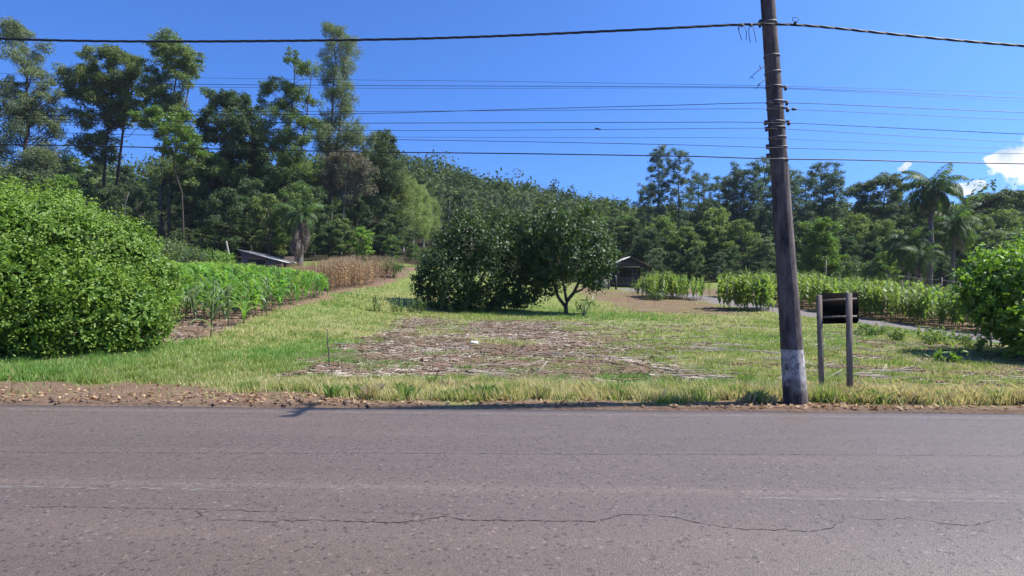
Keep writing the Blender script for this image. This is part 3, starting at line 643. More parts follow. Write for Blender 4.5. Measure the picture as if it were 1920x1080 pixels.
# thin stick at the edge of the grass
sx = at(616, 700, 11.6); z0 = gz(sx[0], sx[1])
mb = MB(); mb.add(*tube_geo([(sx[0] + .02, 11.6, z0 - .1), (sx[0] + .01, 11.6, z0 + .2), (sx[0] - .015, 11.6, z0 + .45), (sx[0] - .03, 11.6, z0 + .74)], [.011, .011, .010, .009], 6))
mb.add(*tube_geo([(sx[0] - .015, 11.6, z0 + .5), (sx[0] + .01, 11.6, z0 + .53)], [.006, .004], 4))
props(link('stake', mb.mesh('stake', M['bark'])), 'thin dark stick standing in the grass at the corner of the stubble', 'stick')

# ------------------------------------------------------------------ tree builder: crowns from blobs
def limb_path(a, b, r, sag=.08, n=4):
    a = np.array(a, float); b = np.array(b, float); L_ = np.linalg.norm(b - a); t = np.linspace(0, 1, n + 1)
    P = a + (b - a) * t[:, None]; P[:, 2] += -sag * L_ * np.sin(t * math.pi)
    P[1:-1] += r.normal(size=(n - 1, 3)) * L_ * .04; return P
def blob_leaves(mb, C, R, n, L, W, r, squash=.75, up=.35, droop=0, core=True, lump=.42, cards_out=.5):
    """lumpy crown: each blob is a few sub-clumps, each a shell of small leaves"""
    C = np.asarray(C, float)
    for c, R1 in zip(C, np.broadcast_to(R, (len(C),))):
        k = 7; d = norm_rows(r.normal(size=(k, 3))); sub = c + d * R1 * r.uniform(.35, .8, (k, 1)) * [1, 1, squash]
        tone = r.normal(size=k) * .13 + .5
        m = int(n * R1 * R1 / k); 
        for s, tn in zip(sub, tone):
            dd = norm_rows(r.normal(size=(m, 3)) + [0, 0, .25]); rad = (R1 * lump) * r.uniform(.15, 1, (m, 1)) ** .45
            P = s + dd * rad * [1, 1, squash] + r.normal(size=(m, 3)) * R1 * .07
            if droop: P[:, 2] -= droop * R1 * r.random(m) ** 2 * .9
            leaf_cards(mb, P, L, W, up, droop, r, dd * cards_out, tn)
def tree_meshes(name, trunks, blobs, leaf='broad', bark='bark', dens=260, L=.34, W=.2, r0=.22, seed=1, squash=.75, up=.35, droop=0, limbs=True, depth=1.0, back=True, limb_r=.28, fat=1.0):
    """trunks: lists of points (local metres). blobs: (x, z, r[, y]) local metres."""
    r = np.random.default_rng(seed); tm = MB(); cm = MB(); B = []; L *= .74; W *= .74; dens *= 1.45
    for b in blobs:
        x, z, R1 = b[:3]; R1 = R1 * fat; y_ = b[3] if len(b) > 3 else r.normal() * R1 * .7 * depth
        B.append((x, y_, z, R1))
        if back and len(b) < 4: B.append((x * .7 + r.normal() * R1 * .5, -np.sign(y_ + .01) * R1 * r.uniform(.7, 1.5) * depth, z + r.normal() * R1 * .3, R1 * .9))
    B = np.array(B)
    for tr in trunks:
        tr = np.array(tr, float); 
        dens_pts = np.concatenate([tr[:-1] + (tr[1:] - tr[:-1]) * t for t in (0, .5)] + [tr[-1:]]); o_ = np.argsort(dens_pts[:, 2]); tp = dens_pts[o_]
        tp[1:-1, :2] += r.normal(size=(len(tp) - 2, 2)) * .12 * r0 / .22
        rr = r0 * np.linspace(1, .22, len(tp)); rr[0] *= 1.25
        tm.add(*tube_geo(tp, rr, 7)); tr_list = tp
        if limbs:
            for b in B:
                # spring from the trunk point below the blob
                zz = b[2] - .45 * abs(np.hypot(b[0] - tp[-1, 0], b[1] - tp[-1, 1])) - .6
                zz = min(max(zz, tp[0, 2] + (tp[-1, 2] - tp[0, 2]) * limb_r), tp[-1, 2]); a = np.array([np.interp(zz, tp[:, 2], tp[:, 0]), np.interp(zz, tp[:, 2], tp[:, 1]), zz])
                if len(trunks) > 1 and r.random() < .5: continue
                e = b[:3].copy(); P = limb_path(a, e, r); rl = max(.03, r0 * (1 - .75 * (zz - tp[0, 2]) / (tp[-1, 2] - tp[0, 2])) * .42)
                tm.add(*tube_geo(P, rl * np.linspace(1, .3, len(P)), 5))
                for _ in range(2):
                    q = e + norm_rows(r.normal(size=(1, 3)))[0] * b[3] * .8; tm.add(*tube_geo(limb_path(P[-2], q, r, .05, 2), rl * .35, 4))
    blob_leaves(cm, B[:, :3], B[:, 3], dens, L, W, r, squash, up, droop)
    return tm.mesh('trunk', M[bark], True), cm.mesh('crown', M[leaf])
def put_tree(name, label, cat, meshes, loc, rz=0, s=1.0, group=None):
    t = thing(name, label, cat, loc, rz, group, s)
    link('trunk', meshes[0], t); link('crown', meshes[1], t); return t
def pix_tree(name, label, base, Y, trunks, blobs, cat='tree', group=None, **kw):
    """a tree traced from the photograph, given its own distance"""
    bx, by = base; X0 = (bx - 960) / FOC * Y; g = gz(X0, Y); s = Y / FOC
    loc = (X0, Y, g)
    T = []
    for tr in trunks:
        pts = [((a - bx) * s, 0.0, EYE - (b - 540) * s - g) for a, b in tr]; pts.insert(0, (pts[0][0], 0.0, -.4)) if pts[0][2] > -.3 else None
        T.append(pts)
    B = [((b[0] - bx) * s, EYE - (b[1] - 540) * s - g, b[2] * s) + ((b[3],) if len(b) > 3 else ()) for b in blobs]
    if kw.pop('infill', True) and len(B) > 9:
        E = []
        for i, a in enumerate(B):
            ds = sorted(((math.hypot(a[0] - b[0], a[1] - b[1]), j) for j, b in enumerate(B) if j != i))[:2]
            for d_, j in ds:
                if j > i and d_ > .6 * a[2]: b = B[j]; E.append(((a[0] + b[0]) / 2, (a[1] + b[1]) / 2, (a[2] + b[2]) * .42))
        B = B + E; kw['dens'] = kw.get('dens', 260) * .8
    kw.setdefault('fat', 1.42); return put_tree(name, label, cat, tree_meshes(name, T, B, **kw), loc, group=group)

# ------------------------------------------------------------------ tall trees on the left
pix_tree('tall_tree', 'tallest feathery tree at the left edge, crown split into a leaning top plume', (45, 470), 75,
 [[(45,470),(48,330),(56,220),(48,140),(20,60)]],
 [(8,48,18),(28,52,14),(15,72,18),(38,92,16),(52,112,18),(62,138,16),(86,142,12),(20,150,10),(-4,160,14),(60,168,18),(30,185,14),(90,186,14),(72,205,20),(10,212,18),(50,232,24),(92,242,18),(15,252,22),(60,272,24),(100,284,18),(22,296,24),(-24,200,24),(-30,262,30),(78,305,20),(0,330,24),(50,335,24),(95,325,20),(108,222,12),(105,170,10),(-30,320,26),(30,205,18)], leaf='euc', bark='bark', dens=200, L=.36, W=.15, r0=.3, seed=3, up=.2, droop=.3)
pix_tree('tall_tree', 'broad tall twin-stemmed tree second from the left, with a sky gap at its foot', (190, 470), 80,
 [[(190,470),(192,330),(205,200),(213,105)], [(216,470),(218,330),(235,210),(248,140)]],
 [(213,98,15),(192,112,16),(234,112,17),(160,125,12),(148,142,16),(130,158,12),(176,150,20),(210,152,22),(250,138,18),(148,182,16),(190,190,22),(230,182,20),(265,165,12),(152,216,16),(180,232,18),(160,262,15),(196,264,15),(212,218,14),(165,290,15),(205,292,12),(240,158,16),(228,205,16),(265,200,12),(170,170,16),(262,228,13),(256,112,12),(276,150,12)], leaf='broad', bark='bark', dens=230, L=.36, W=.2, r0=.24, seed=4)
pix_tree('tall_tree', 'open-crowned tall tree whose top just reaches the twisted cable', (308, 470), 78,
 [[(304,470),(302,330),(318,220),(328,150),(318,85)], [(320,470),(318,340),(345,200),(362,125)]],
 [(318,68,13),(294,80,13),(342,92,13),(302,98,15),(325,122,18),(352,118,14),(370,106,10),(350,150,15),(298,146,15),(277,122,10),(312,176,16),(345,182,12),(372,130,9),(322,205,12),(300,200,10),(350,215,14),(378,168,9),(345,310,14),(290,178,14),(300,330,16),(370,320,12),(285,212,13),(270,182,11),(330,240,14)], leaf='broad', bark='bark_mid', dens=230, L=.34, W=.19, r0=.22, seed=5)
pix_tree('leaning_tree', 'sunlit light green spreading crown in front of the tall dark trees', (345, 470), 70,
 [[(345,470),(340,360),(325,290),(310,250)]],
 [(246,212,9),(262,216,12),(280,212,12),(300,222,15),(328,236,17),(356,252,16),(380,274,12),(296,250,14),(338,270,16),(308,280,12),(362,284,12),(330,300,10),(270,232,8)], leaf='bright', bark='bark', dens=240, L=.32, W=.2, r0=.14, seed=6, squash=.6)
pix_tree('tall_tree', 'dark rounded tree between the open-crowned tree and the slim twin crowns', (440, 470), 82,
 [[(440,470),(438,330),(432,220)]],
 [(398,182,12),(425,192,16),(452,184,14),(470,204,14),(398,215,16),(440,228,22),(474,240,20),(400,250,20),(434,270,24),(470,285,22),(380,228,10),(404,300,22),(450,320,22),(400,335,22),(440,350,24),(482,330,20),(374,262,12),(385,300,14),(500,300,12),(492,262,14),(415,365,22),(470,372,22)], leaf='dark', bark='bark', dens=240, L=.38, W=.22, r0=.22, seed=7)
pix_tree('tall_tree', 'airy tree with a wispy tuft on top, left of the tallest eucalypt', (532, 470), 78,
 [[(532,470),(535,300),(545,200),(552,125)], [(540,470),(560,300),(575,220),(584,140)]],
 [(548,98,6),(562,106,6),(560,130,13),(586,132,11),(516,156,14),(494,172,12),(545,166,12),(572,176,12),(498,202,14),(534,214,16),(570,222,14),(504,242,16),(545,256,18),(580,262,14),(522,288,18),(562,300,18),(586,188,12),(592,230,13),(500,272,15),(540,312,20),(582,322,16),(510,335,18),(540,190,12)], leaf='broad', bark='bark', dens=215, L=.34, W=.18, r0=.2, seed=8)
pix_tree('tall_eucalypt', 'tallest slender eucalypt left of the hill, its grey-green crown touching the cable', (616, 470), 85,
 [[(612,470),(612,330),(622,210),(628,120),(622,60)], [(620,470),(622,330),(640,200),(650,90)]],
 [(612,48,11),(626,60,10),(642,58,12),(630,84,16),(656,78,13),(610,104,12),(650,102,18),(630,132,18),(664,132,12),(608,150,10),(648,162,18),(622,182,14),(662,192,14),(638,216,18),(612,228,14),(672,228,12),(644,250,20),(676,262,14),(620,272,18),(690,280,12),(602,240,12),(600,272,14),(700,252,10),(650,322,18),(618,335,18),(600,360,18)], leaf='euc', bark='bark_mid', dens=225, L=.36, W=.12, r0=.26, seed=9, up=.1, droop=.5)
pix_tree('tree', 'greyish brown half-dry tree under the tallest eucalypt', (640, 480), 80, [[(640,480),(645,380),(655,300)]],
 [(622,300,15),(650,292,16),(680,300,15),(640,325,18),(672,330,18),(700,318,12),(625,352,14),(655,358,16),(690,355,14),(604,330,10)], leaf='brownish', bark='bark_pale', dens=230, L=.34, W=.16, r0=.16, seed=10, droop=.2)
pix_tree('tree', 'dark green tree whose round top stands just above the hill ridge', (718, 480), 92, [[(716,480),(716,350),(722,270)]],
 [(715,255,12),(735,262,10),(700,268,10),(720,282,18),(746,288,10),(700,304,18),(732,314,20),(714,342,22),(742,345,16),(700,372,18),(725,385,18)], leaf='dark', bark='bark_mid', dens=250, L=.38, W=.2, r0=.18, seed=12)
# slender young eucalypts in front of the hill
eu = [(742,306,470,15,98),(758,318,480,13,97),(776,330,470,14,104),(796,344,470,12,108),(727,356,480,12,94),(812,366,470,11,112)]
el = ['yellow-green slender eucalypt with the highest tip beside the dark round tree', 'slim pale-stemmed eucalypt second from the dark round tree', 'slender young eucalypt in the middle of the yellow-green row', 'yellow-green eucalypt fourth along, sloping down toward the citrus tree', 'short eucalypt with bare white stem low in front of the row', 'smallest yellow-green eucalypt at the downhill end of the row']
for i, (px, top, bot, w, Y) in enumerate(eu):
    bl = []; yy_ = top + 6
    while yy_ < 440: 
        f = 1.25 * min(1, .4 + (yy_ - top) / 70); bl.append((px + rnd.uniform(-4, 4) + (w * .5 if len(bl) % 2 else -w * .5) * f * .8, yy_, w * f * .75)); yy_ += 8
    pix_tree('young_eucalypt', el[i], (px, bot), Y, [[(px - 2, bot), (px, 400), (px, top + 8)]], bl, leaf='eucy', bark='bark_pale', dens=230, L=.34, W=.12, r0=.13, seed=20 + i, droop=.6, up=.1, back=True)

# generic fillers, shared meshes
def gen_tree(seed, H, R, cb=.35, leaf='dark', bark='bark', dens=170, L=.42, W=.26, nb=16, r0=.2, droop=0, squash=.7, conical=0):
    r = np.random.default_rng(seed); bl = []
    for i in range(nb):
        t = (i + .5) / nb; z = H * (cb + (1 - cb) * t); env = math.sin(math.pi * min(1, .18 + .82 * t) ** (1.1)) ** .6 if not conical else (1 - t * .9)
        a = i * 2.4 + r.random(); q = R * env * r.uniform(.35, .8); br = R * r.uniform(.34, .5) * (1 if not conical else .5 + .5 * (1 - t))
        bl.append((q * math.cos(a), z - br * .3, br, q * math.sin(a)))
    return tree_meshes('t', [[(0, 0, -.4), (r.normal() * .2, 0, H * .4), (r.normal() * .3, 0, H * .85)]], bl, leaf, bark, dens, L, W, r0, seed, squash, .35, droop, back=False)
G = {}
G['dark_a'] = gen_tree(101, 13, 3.6); G['dark_b'] = gen_tree(102, 15, 3.2, .3, nb=18); G['dark_c'] = gen_tree(103, 11, 3.9, .2, squash=.65)
G['mid_a'] = gen_tree(104, 12, 3.6, .25, 'broad', 'bark_mid'); G['mid_b'] = gen_tree(105, 10, 3.4, .15, 'broad', 'bark_mid', squash=.65)
G['brt_a'] = gen_tree(106, 9, 2.8, .15, 'bright', 'bark_mid', squash=.6); G['euc_a'] = gen_tree(107, 18, 2.8, .3, 'euc', 'bark_pale', W=.14, droop=.4, nb=18)
G['far_euc'] = gen_tree(108, 17, 2.3, .35, 'euc', 'bark_pale', 110, .6, .28, 14, .18, .4)
LMR = [(1130,'the foot of the hill'),(1170,'the shed roof left half'),(1210,'the shed roof right half'),(1250,'the rounded corn clump'),(1300,'the rounded corn clump end'),(1345,'the corn clump gap'),(1385,'the narrow corn clump'),(1425,'the narrow corn clump side'),(1470,'the concrete pole'),(1515,'the gap between pole and sign'),(1560,'the sign panel'),(1600,'the right sign post'),(1640,'the pale rounded shrub'),(1690,'the drooping palm'),(1740,'the big palm'),(1785,'the dark right palm'),(1830,'the near bush left edge'),(1875,'the near bush'),(1915,'the near bush right end'),(1960,'the very edge of the view')]
LML = [(-40,'the edge of the view'),(20,'the left part of the hedge'),(90,'the top of the hedge'),(160,'the shoulder of the hedge'),(230,'the right slope of the hedge'),(290,'the weedy hedge-side bush'),(350,'the low shrubs'),(410,'the leaning post'),(470,'the grey shed'),(530,'the low end of the shed roof'),(575,'the skirted palm'),(630,'the dry corn'),(690,'the right part of the dry corn'),(750,'the head of the track')]
def near(px, lst): return min(lst, key=lambda q: abs(q[0] - px))[1]
USED = {}
def uniq(s):
    USED[s] = USED.get(s, 0) + 1; k = USED[s]
    return s if k == 1 else s.replace('tree', ('', 'second tree', 'third tree', 'fourth tree', 'fifth tree')[min(k - 1, 4)], 1) if 'tree' in s else s + ', another'
def fill(kind, px, top, Y, label, name='tree', group=None, dx=0, s=None, cat='tree', base_py=None, wide=1.0):
    """a shared tree whose top reaches the given pixel row"""
    X = (px - 960) / FOC * Y; g = gz(X, Y); H0 = {'dark_a': 13, 'dark_b': 15, 'dark_c': 11, 'mid_a': 12, 'mid_b': 10, 'brt_a': 9, 'euc_a': 18, 'far_euc': 17, 'sil': 10}[kind]
    H = EYE - (top - 540) / FOC * Y - g; k = H / (H0 * 1.03)
    return put_tree(name, label, cat, G[kind], (X, Y, g), rnd.uniform(0, 6.28), (k * wide, k * wide, k), group)

GD = 'dark trees massed under the tall trees'
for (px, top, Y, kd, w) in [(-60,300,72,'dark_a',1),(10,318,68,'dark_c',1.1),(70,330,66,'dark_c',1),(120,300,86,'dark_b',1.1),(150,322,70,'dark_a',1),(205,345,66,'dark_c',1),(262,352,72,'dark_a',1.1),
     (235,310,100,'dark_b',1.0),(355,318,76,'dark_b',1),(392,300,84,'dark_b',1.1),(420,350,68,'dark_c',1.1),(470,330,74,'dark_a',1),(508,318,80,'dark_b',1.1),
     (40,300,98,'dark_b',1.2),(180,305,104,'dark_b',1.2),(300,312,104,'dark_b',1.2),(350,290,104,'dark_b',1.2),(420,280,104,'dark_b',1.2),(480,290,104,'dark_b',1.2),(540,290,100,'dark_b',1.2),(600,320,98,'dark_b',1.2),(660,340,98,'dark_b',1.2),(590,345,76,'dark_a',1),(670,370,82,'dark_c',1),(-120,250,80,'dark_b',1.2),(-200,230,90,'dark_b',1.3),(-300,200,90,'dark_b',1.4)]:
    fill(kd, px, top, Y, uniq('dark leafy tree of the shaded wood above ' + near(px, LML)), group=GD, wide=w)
for px_, tp_, Y_, kd_, lb_ in ((130, 292, 84, 'mid_a', 'sunlit green tree under the gap between the leftmost tall trees'), (390, 285, 78, 'mid_a', 'mid green tree below the dark rounded tree'), (345, 300, 82, 'mid_a', 'mid green tree right of the sunlit spreading crown'), (480, 268, 86, 'mid_a', 'mid green tree under the airy wispy-topped tree'), (585, 300, 86, 'mid_a', 'mid green tree at the foot of the tallest eucalypt'), (60, 315, 80, 'mid_a', 'mid green tree under the leftmost feathery crown')): fill(kd_, px_, tp_, Y_, lb_, wide=1.15)
fill('mid_a', 555, 340, 68, 'grey-green bushy tree right behind the palm with the dead skirt', wide=1.1)
fill('mid_b', 505, 358, 70, 'mid green tree between the low grey shed and the palm', wide=1.0)
fill('brt_a', 680, 425, 66, 'light yellow-topped small tree above the dry corn', 'small_tree', cat='small tree', wide=1.4)
fill('mid_b', 640, 405, 70, 'rounded green tree behind the dry corn, left of the yellow-topped one', wide=1.1)
fill('brt_a', 735, 440, 72, 'pale green bush-like tree at the head of the grass track', 'small_tree', cat='small tree', wide=1.3)
fill('mid_b', 775, 455, 80, 'dull green low tree between the eucalypt row and the citrus tree', wide=1.5)
fill('dark_c', 735, 400, 88, 'dark low tree at the feet of the slender eucalypts', wide=1.2)
fill('brt_a', 262, 435, 58, 'bright green shrub-like tree above the young corn beside the hedge', 'small_tree', cat='small tree', wide=1.5)
fill('brt_a', 110, 325, 60, 'light green treetop peeking over the big hedge', 'small_tree', cat='small tree', wide=.9)

# ------------------------------------------------------------------ palms
def frond_mesh(seed, L=3.4, n=34, width=.8, droop=1.0, m_='palm'):
    r = np.random.default_rng(seed); mb = MB(); t = np.linspace(0, 1, 10)
    ang = .9 - 2.1 * droop * t ** 1.2; P = [np.zeros(3)]
    for i in range(9): P.append(P[-1] + np.array([math.cos(ang[i]), 0, math.sin(ang[i])]) * L / 9)
    P = np.array(P); mb.add(*tube_geo(P, np.linspace(.035, .01, 10), 4))
    V = []; k = 0
    for i in range(n):
        s = .12 + .88 * i / n; c = np.array([np.interp(s, t, P[:, j]) for j in range(3)]); tan = np.array([math.cos(np.interp(s, t, ang)), 0, math.sin(np.interp(s, t, ang))])
        l = width * math.sin(math.pi * min(1, .12 + s * .9)) ** .6 * r.uniform(.8, 1.1)
        for sd in (-1, 1):
            d = np.array([0, sd * .8, 0]) + tan * .45 + np.array([0, 0, -.35 - .4 * r.random()]); d /= np.linalg.norm(d); w = tan * .055
            mid = c + d * l * .55 + [0, 0, .02]; tip = c + d * l + [0, 0, -.22 * l]
            V += [c - w * .5, mid - w, tip, mid + w]
    V = np.array(V); F = np.arange(len(V)).reshape(-1, 4); mb.add(V, F, np.repeat(r.random(len(F)), 4)); return mb.mesh('frond', M[m_])
FR = [frond_mesh(i, droop=d) for i, d in enumerate((.75, 1.0, 1.25))]; FRD = frond_mesh(9, 3.0, 22, .5, 1.6, 'dead')
def palm(label, px, crown_py, base_py, Y, fl=1.0, nf=22, tr=.17, lean=0, skirt=0, seed=1, name='palm_tree', lo=-.9):
    r = random.Random(seed); X = (px - 960) / FOC * Y; g = gz(X, Y); H = EYE - (crown_py - 540) / FOC * Y - g
    t = thing(name, label, 'palm', (X, Y, g)); pts = [(lean * z * z / H, .1 * math.sin(z), z) for z in np.linspace(-.4, H, 9)]
    link('trunk', MB().add(*tube_geo(pts, np.linspace(tr * 1.2, tr * .85, 9), 8)).mesh('trunk', M['palm_trunk'], True), t)
    top = pts[-1]
    for i in range(nf):
        o = link('frond', FR[r.randrange(3)], t, (top[0], top[1], top[2] - .25 * (i / nf))); e = .75 - 1.75 * (i / nf) ** 1.0
        o.rotation_euler = (r.uniform(-.2, .2), -(e + .0) + .35, i * 2.4 + r.uniform(-.25, .25)); k = fl * r.uniform(.85, 1.1); o.scale = (k, k, k)
    for i in range(skirt):
        o = link('dead_frond', FRD, t, (top[0], top[1], top[2] - .3 - (2.7 if skirt > 20 else .9) * (i / skirt))); o.rotation_euler = (r.uniform(-.2, .2), 1.15 + r.uniform(-.1, .25), i * 2.4 + r.random()); k = fl * r.uniform(.8, 1.25); o.scale = (k, k * .8, k)
    return t
palm('big palm with arching feathery fronds standing above the corn on the right', 1744, 352, 545, 62, 1.12, 26, .24, .02, 5, 1)
palm('lower drooping palm close left of the big palm', 1702, 455, 545, 60, .95, 22, .18, -.01, 6, 2)
palm('dark palm close right of the big palm', 1786, 420, 545, 64, 1.05, 22, .2, .01, 6, 3)
palm('small palm low behind the corn between the two left palms', 1725, 478, 545, 57, .8, 18, .15, .0, 5, 5)
palm('short palm with a thick skirt of dead brown fronds above the dry corn', 562, 400, 500, 62, .85, 18, .3, .015, 46, 4)

# ------------------------------------------------------------------ conifers and broadleaf trees on the right
def pine_mesh(seed, H, R, cb=.3, dens=1.0, airy=.8):
    r = np.random.default_rng(seed); tm = MB(); cm = MB(); tp = np.array([(r.normal() * .06 * z / 4, r.normal() * .06 * z / 4, z) for z in np.linspace(-.4, H, 9)])
    tm.add(*tube_geo(tp, .24 * np.linspace(1, .12, 9), 7)); C = []
    nb = int(34 * dens)
    for i in range(nb):
        t = i / nb; z = H * (cb + (1 - cb) * t ** .9); ln = R * (.35 + .65 * math.sin(math.pi * min(1, .25 + .75 * (1 - t)) ** 1.3)) * (1 - t * .45) * r.uniform(.6, 1.1); a = i * 2.4 + r.random() * .6
        s = np.array([np.interp(z, tp[:, 2], tp[:, 0]), np.interp(z, tp[:, 2], tp[:, 1]), z]); e = s + np.array([math.cos(a) * ln, math.sin(a) * ln, ln * r.uniform(.15, .55)])
        P = limb_path(s, e, r, .1, 3); tm.add(*tube_geo(P, [.06, .045, .03, .015], 4))
        for q in range(5):
            f = .4 + .6 * r.random(); c = s + (e - s) * f + r.normal(size=3) * .35 + [0, 0, .1]; C.append(c)
    for c in C:
        n = int(64 * airy); d = norm_rows(r.normal(size=(n, 3)) + [0, 0, .4]); leaf_cards(cm, c + d * r.uniform(.05, .62, (n, 1)) * [1, 1, .8], .34, .085, .2, 0, r, d, r.uniform(.25, .75))
    return tm.mesh('trunk', M['bark_mid'], True), cm.mesh('crown', M['pine'])
PN = [pine_mesh(1, 20, 3.0, .38, 1.0, 1.0), pine_mesh(2, 20, 3.4, .30, 1.1, 1.0), pine_mesh(3, 17, 3.6, .25, 1.1, 1.1), pine_mesh(4, 18, 3.6, .2, 1.3, 1.1)]
PH_ = [20, 20, 17, 18]
for (px, top, Y, k, w, lab) in [(1236,272,92,0,.95,'tall slim pine with straight trunk, left one of the highest pair on the right'), (1274,280,92,1,1.05,'tall broad pine, right one of the highest pair on the right'),
    (1215,345,96,2,1.0,'pine stepping down on the left of the highest pine pair'), (1308,325,98,2,1.1,'pine just right of the highest pair, its crown lower'), (1342,335,100,3,1.0,'mid-height pale pine between the high pair and the dense pine group'),
    (1392,306,90,3,1.2,'dense dark pine forming the left top of the group by the pole'), (1424,300,92,3,1.2,'dense dark pine whose top shows just left of the pole'), (1372,328,94,2,1.1,'dark pine filling the left flank of the dense group'),
    (1482,322,92,2,1.1,'pine top just right of the pole'), (1540,304,94,1,1.35,'wide pine with the highest top right of the pole'), (1512,326,98,2,1.2,'pine between the pole and the wide high pine'), (1566,326,92,3,1.1,'pine on the right flank of the wide high pine'), (1455,315,100,3,1.2,'pine mostly behind the pole shaft')]:
    X = (px - 960) / FOC * Y; g = gz(X, Y); H = EYE - (top - 540) / FOC * Y - g; s = H / (PH_[k] * 1.03)
    put_tree('pine_tree', lab, 'pine tree', PN[k], (X, Y, g), rnd.uniform(0, 6.28), (s * w, s * w, s))
pix_tree('tall_tree', 'airy spreading tree with flat grey-green top left of the big palm', (1655, 540), 84, [[(1655,540),(1652,420),(1662,350)], [(1660,540),(1640,420),(1612,360)]],
 [(1655,332,12),(1672,342,14),(1640,348,12),(1690,352,12),(1612,350,11),(1628,345,9),(1600,362,11),(1660,362,14),(1625,372,12),(1685,374,14),(1648,390,14),(1612,392,13),(1670,400,14)], leaf='euc', bark='bark_mid', dens=230, L=.36, W=.18, r0=.18, seed=31, squash=.6)
fill('mid_a', 1600, 400, 80, 'mid green leafy tree under the airy spreading tree', wide=1.2)
fill('mid_a', 1655, 410, 78, 'mid green tree between the light conical tree and the palms', wide=1.2)
pix_tree('conical_tree', 'light green cone-shaped tree right of the pole above the corn', (1545, 545), 66, [[(1545,545),(1543,470),(1540,410)]],
 [(1540,412,8),(1532,426,11),(1550,430,11),(1524,446,12),(1545,450,14),(1562,452,11),(1530,470,15),(1556,474,15),(1515,480,10),(1575,480,9),(1530,498,16),(1560,500,16),(1508,505,12),(1580,508,12)], leaf='bright', bark='bark_mid', dens=300, L=.30, W=.18, r0=.12, seed=32)
pix_tree('shrub', 'rounded pale green shrub behind the corn right of the conical tree', (1600, 545), 62, [[(1600,545),(1600,510)]],
 [(1590,500,13),(1608,498,13),(1622,512,12),(1580,518,12),(1604,520,16),(1575,532,12),(1625,530,12)], leaf='shrub', bark='bark_mid', dens=330, L=.26, W=.14, r0=.08, seed=33, cat='shrub')
rt = [(1130,432,88,'dark_c',1.2,'dark low tree where the hill meets the right-hand woods'), (1152,405,84,'dark_a',1.1,'dark tree with a ragged top left of the high pines'), (1186,408,82,'dark_b',1.1,'dark tree under the left side of the high pines'),
      (1222,425,76,'dark_c',1.1,'round dark tree rising behind the gabled shed'), (1240,404,80,'mid_a',1.3,'large rounded mid green tree below the high pine pair'), (1285,420,78,'mid_b',1.2,'grey-green round tree right of the large rounded one'),
      (1318,418,80,'mid_a',1.1,'green round-topped tree behind the first corn clump'), (1346,388,80,'mid_a',1.25,'tallest rounded crown of the mid belt left of the pole'), (1392,410,78,'mid_a',1.1,'bushy tree below the dense pine group'),
      (1430,440,74,'mid_b',1.2,'silvery green bush-like tree beside the pole above the corn'), (1370,460,70,'dark_c',1.1,'dark low tree behind the second corn clump'), (1300,462,70,'dark_c',1.2,'dark low tree behind the first corn clump'), (1262,470,71,'dark_c',1.1,'shadowy low tree right of the gabled shed'),
      (1470,420,78,'dark_a',1.1,'dark tree partly hidden by the pole'), (1510,410,82,'dark_a',1.2,'dark tree filling the gap between pole and conical tree'), (1590,440,76,'dark_a',1.1,'dark tree behind the pale rounded shrub'),
      (1640,452,72,'dark_c',1.1,'dark tree left of the drooping palm'), (1680,400,82,'dark_a',1.2,'dark tree behind the drooping palm'), (1720,385,86,'dark_b',1.2,'dark tree behind the big palm trunk'), (1770,390,84,'dark_b',1.2,'dark tree right behind the big palm'),
      (1826,400,74,'mid_a',1.15,'rounded green tree right of the palms'), (1845,432,68,'mid_b',1.1,'lower green tree above the near bush'), (1862,360,96,'dark_b',1.5,'dark wooded crown under the white cloud, left part'), (1905,352,98,'dark_b',1.6,'dark wooded crown at the right edge under the white cloud'), (1835,362,100,'mid_a',1.4,'sunlit round top between the palms and the cloud'),
      (1886,392,84,'mid_a',1.3,'lighter green crown low at the right edge'), (1920,430,70,'dark_a',1.4,'dark tree directly behind the near bright bush')]
G['sil'] = gen_tree(109, 10, 3.4, .12, 'euc', 'bark_pale', W=.22, squash=.6)
rt += [(1436, 446, 72, 'sil', 1.3, 'silvery bush-like tree against the pole above the corn'), (1232, 462, 71, 'sil', 1.1, 'pale green low tree right behind the rounded corn clump'), (1868, 424, 64, 'sil', 1.2, 'silvery green tree peeking over the near bush'), (1665, 470, 68, 'brt_a', 1.3, 'small light green tree left of the drooping palm'), (1350, 470, 68, 'sil', 1.1, 'pale feathery small tree behind the gap between corn clumps')]
for (px, top, Y, kd, w, lab) in rt: fill(kd, px, top, Y, lab, wide=w)
GR = 'trees closing the view behind the right-hand woods'
for i in range(26):
    px = 1110 + i * 36 + rnd.uniform(-10, 10); fill(rnd.choice(['dark_b', 'dark_a', 'mid_a']), px, rnd.uniform(398, 418) if px < 1210 else (rnd.uniform(366, 392) if px < 1800 else rnd.uniform(350, 372)), rnd.uniform(104, 122), uniq('dark wooded crown on the skyline above ' + near(px, LMR)), group=GR, wide=1.35)
GU = 'low dark undergrowth trees along the right wood edge'
for i in range(24):
    px = 1120 + i * 34 + rnd.uniform(-10, 10); fill('dark_c', px, rnd.uniform(478, 500), rnd.uniform(67, 74), uniq('low dark tree at the wood edge behind ' + near(px, LMR)), group=GU, wide=1.6)
GL = 'low trees along the foot of the left wood'
for i in range(22):
    px = -60 + i * 32 + rnd.uniform(-10, 10); fill(rnd.choice(['dark_c', 'dark_c', 'mid_b']), px, rnd.uniform(415, 445), rnd.uniform(68, 76), uniq('low dark tree at the wood foot behind ' + near(px, LML)), group=GL, wide=1.5)
for i in range(26):
    px = -100 + i * 34 + rnd.uniform(-10, 10); fill('dark_c', px, rnd.uniform(385, 420), rnd.uniform(84, 98), uniq('dark background tree deep in the wood above ' + near(px, LML)), group=GL, wide=1.6)
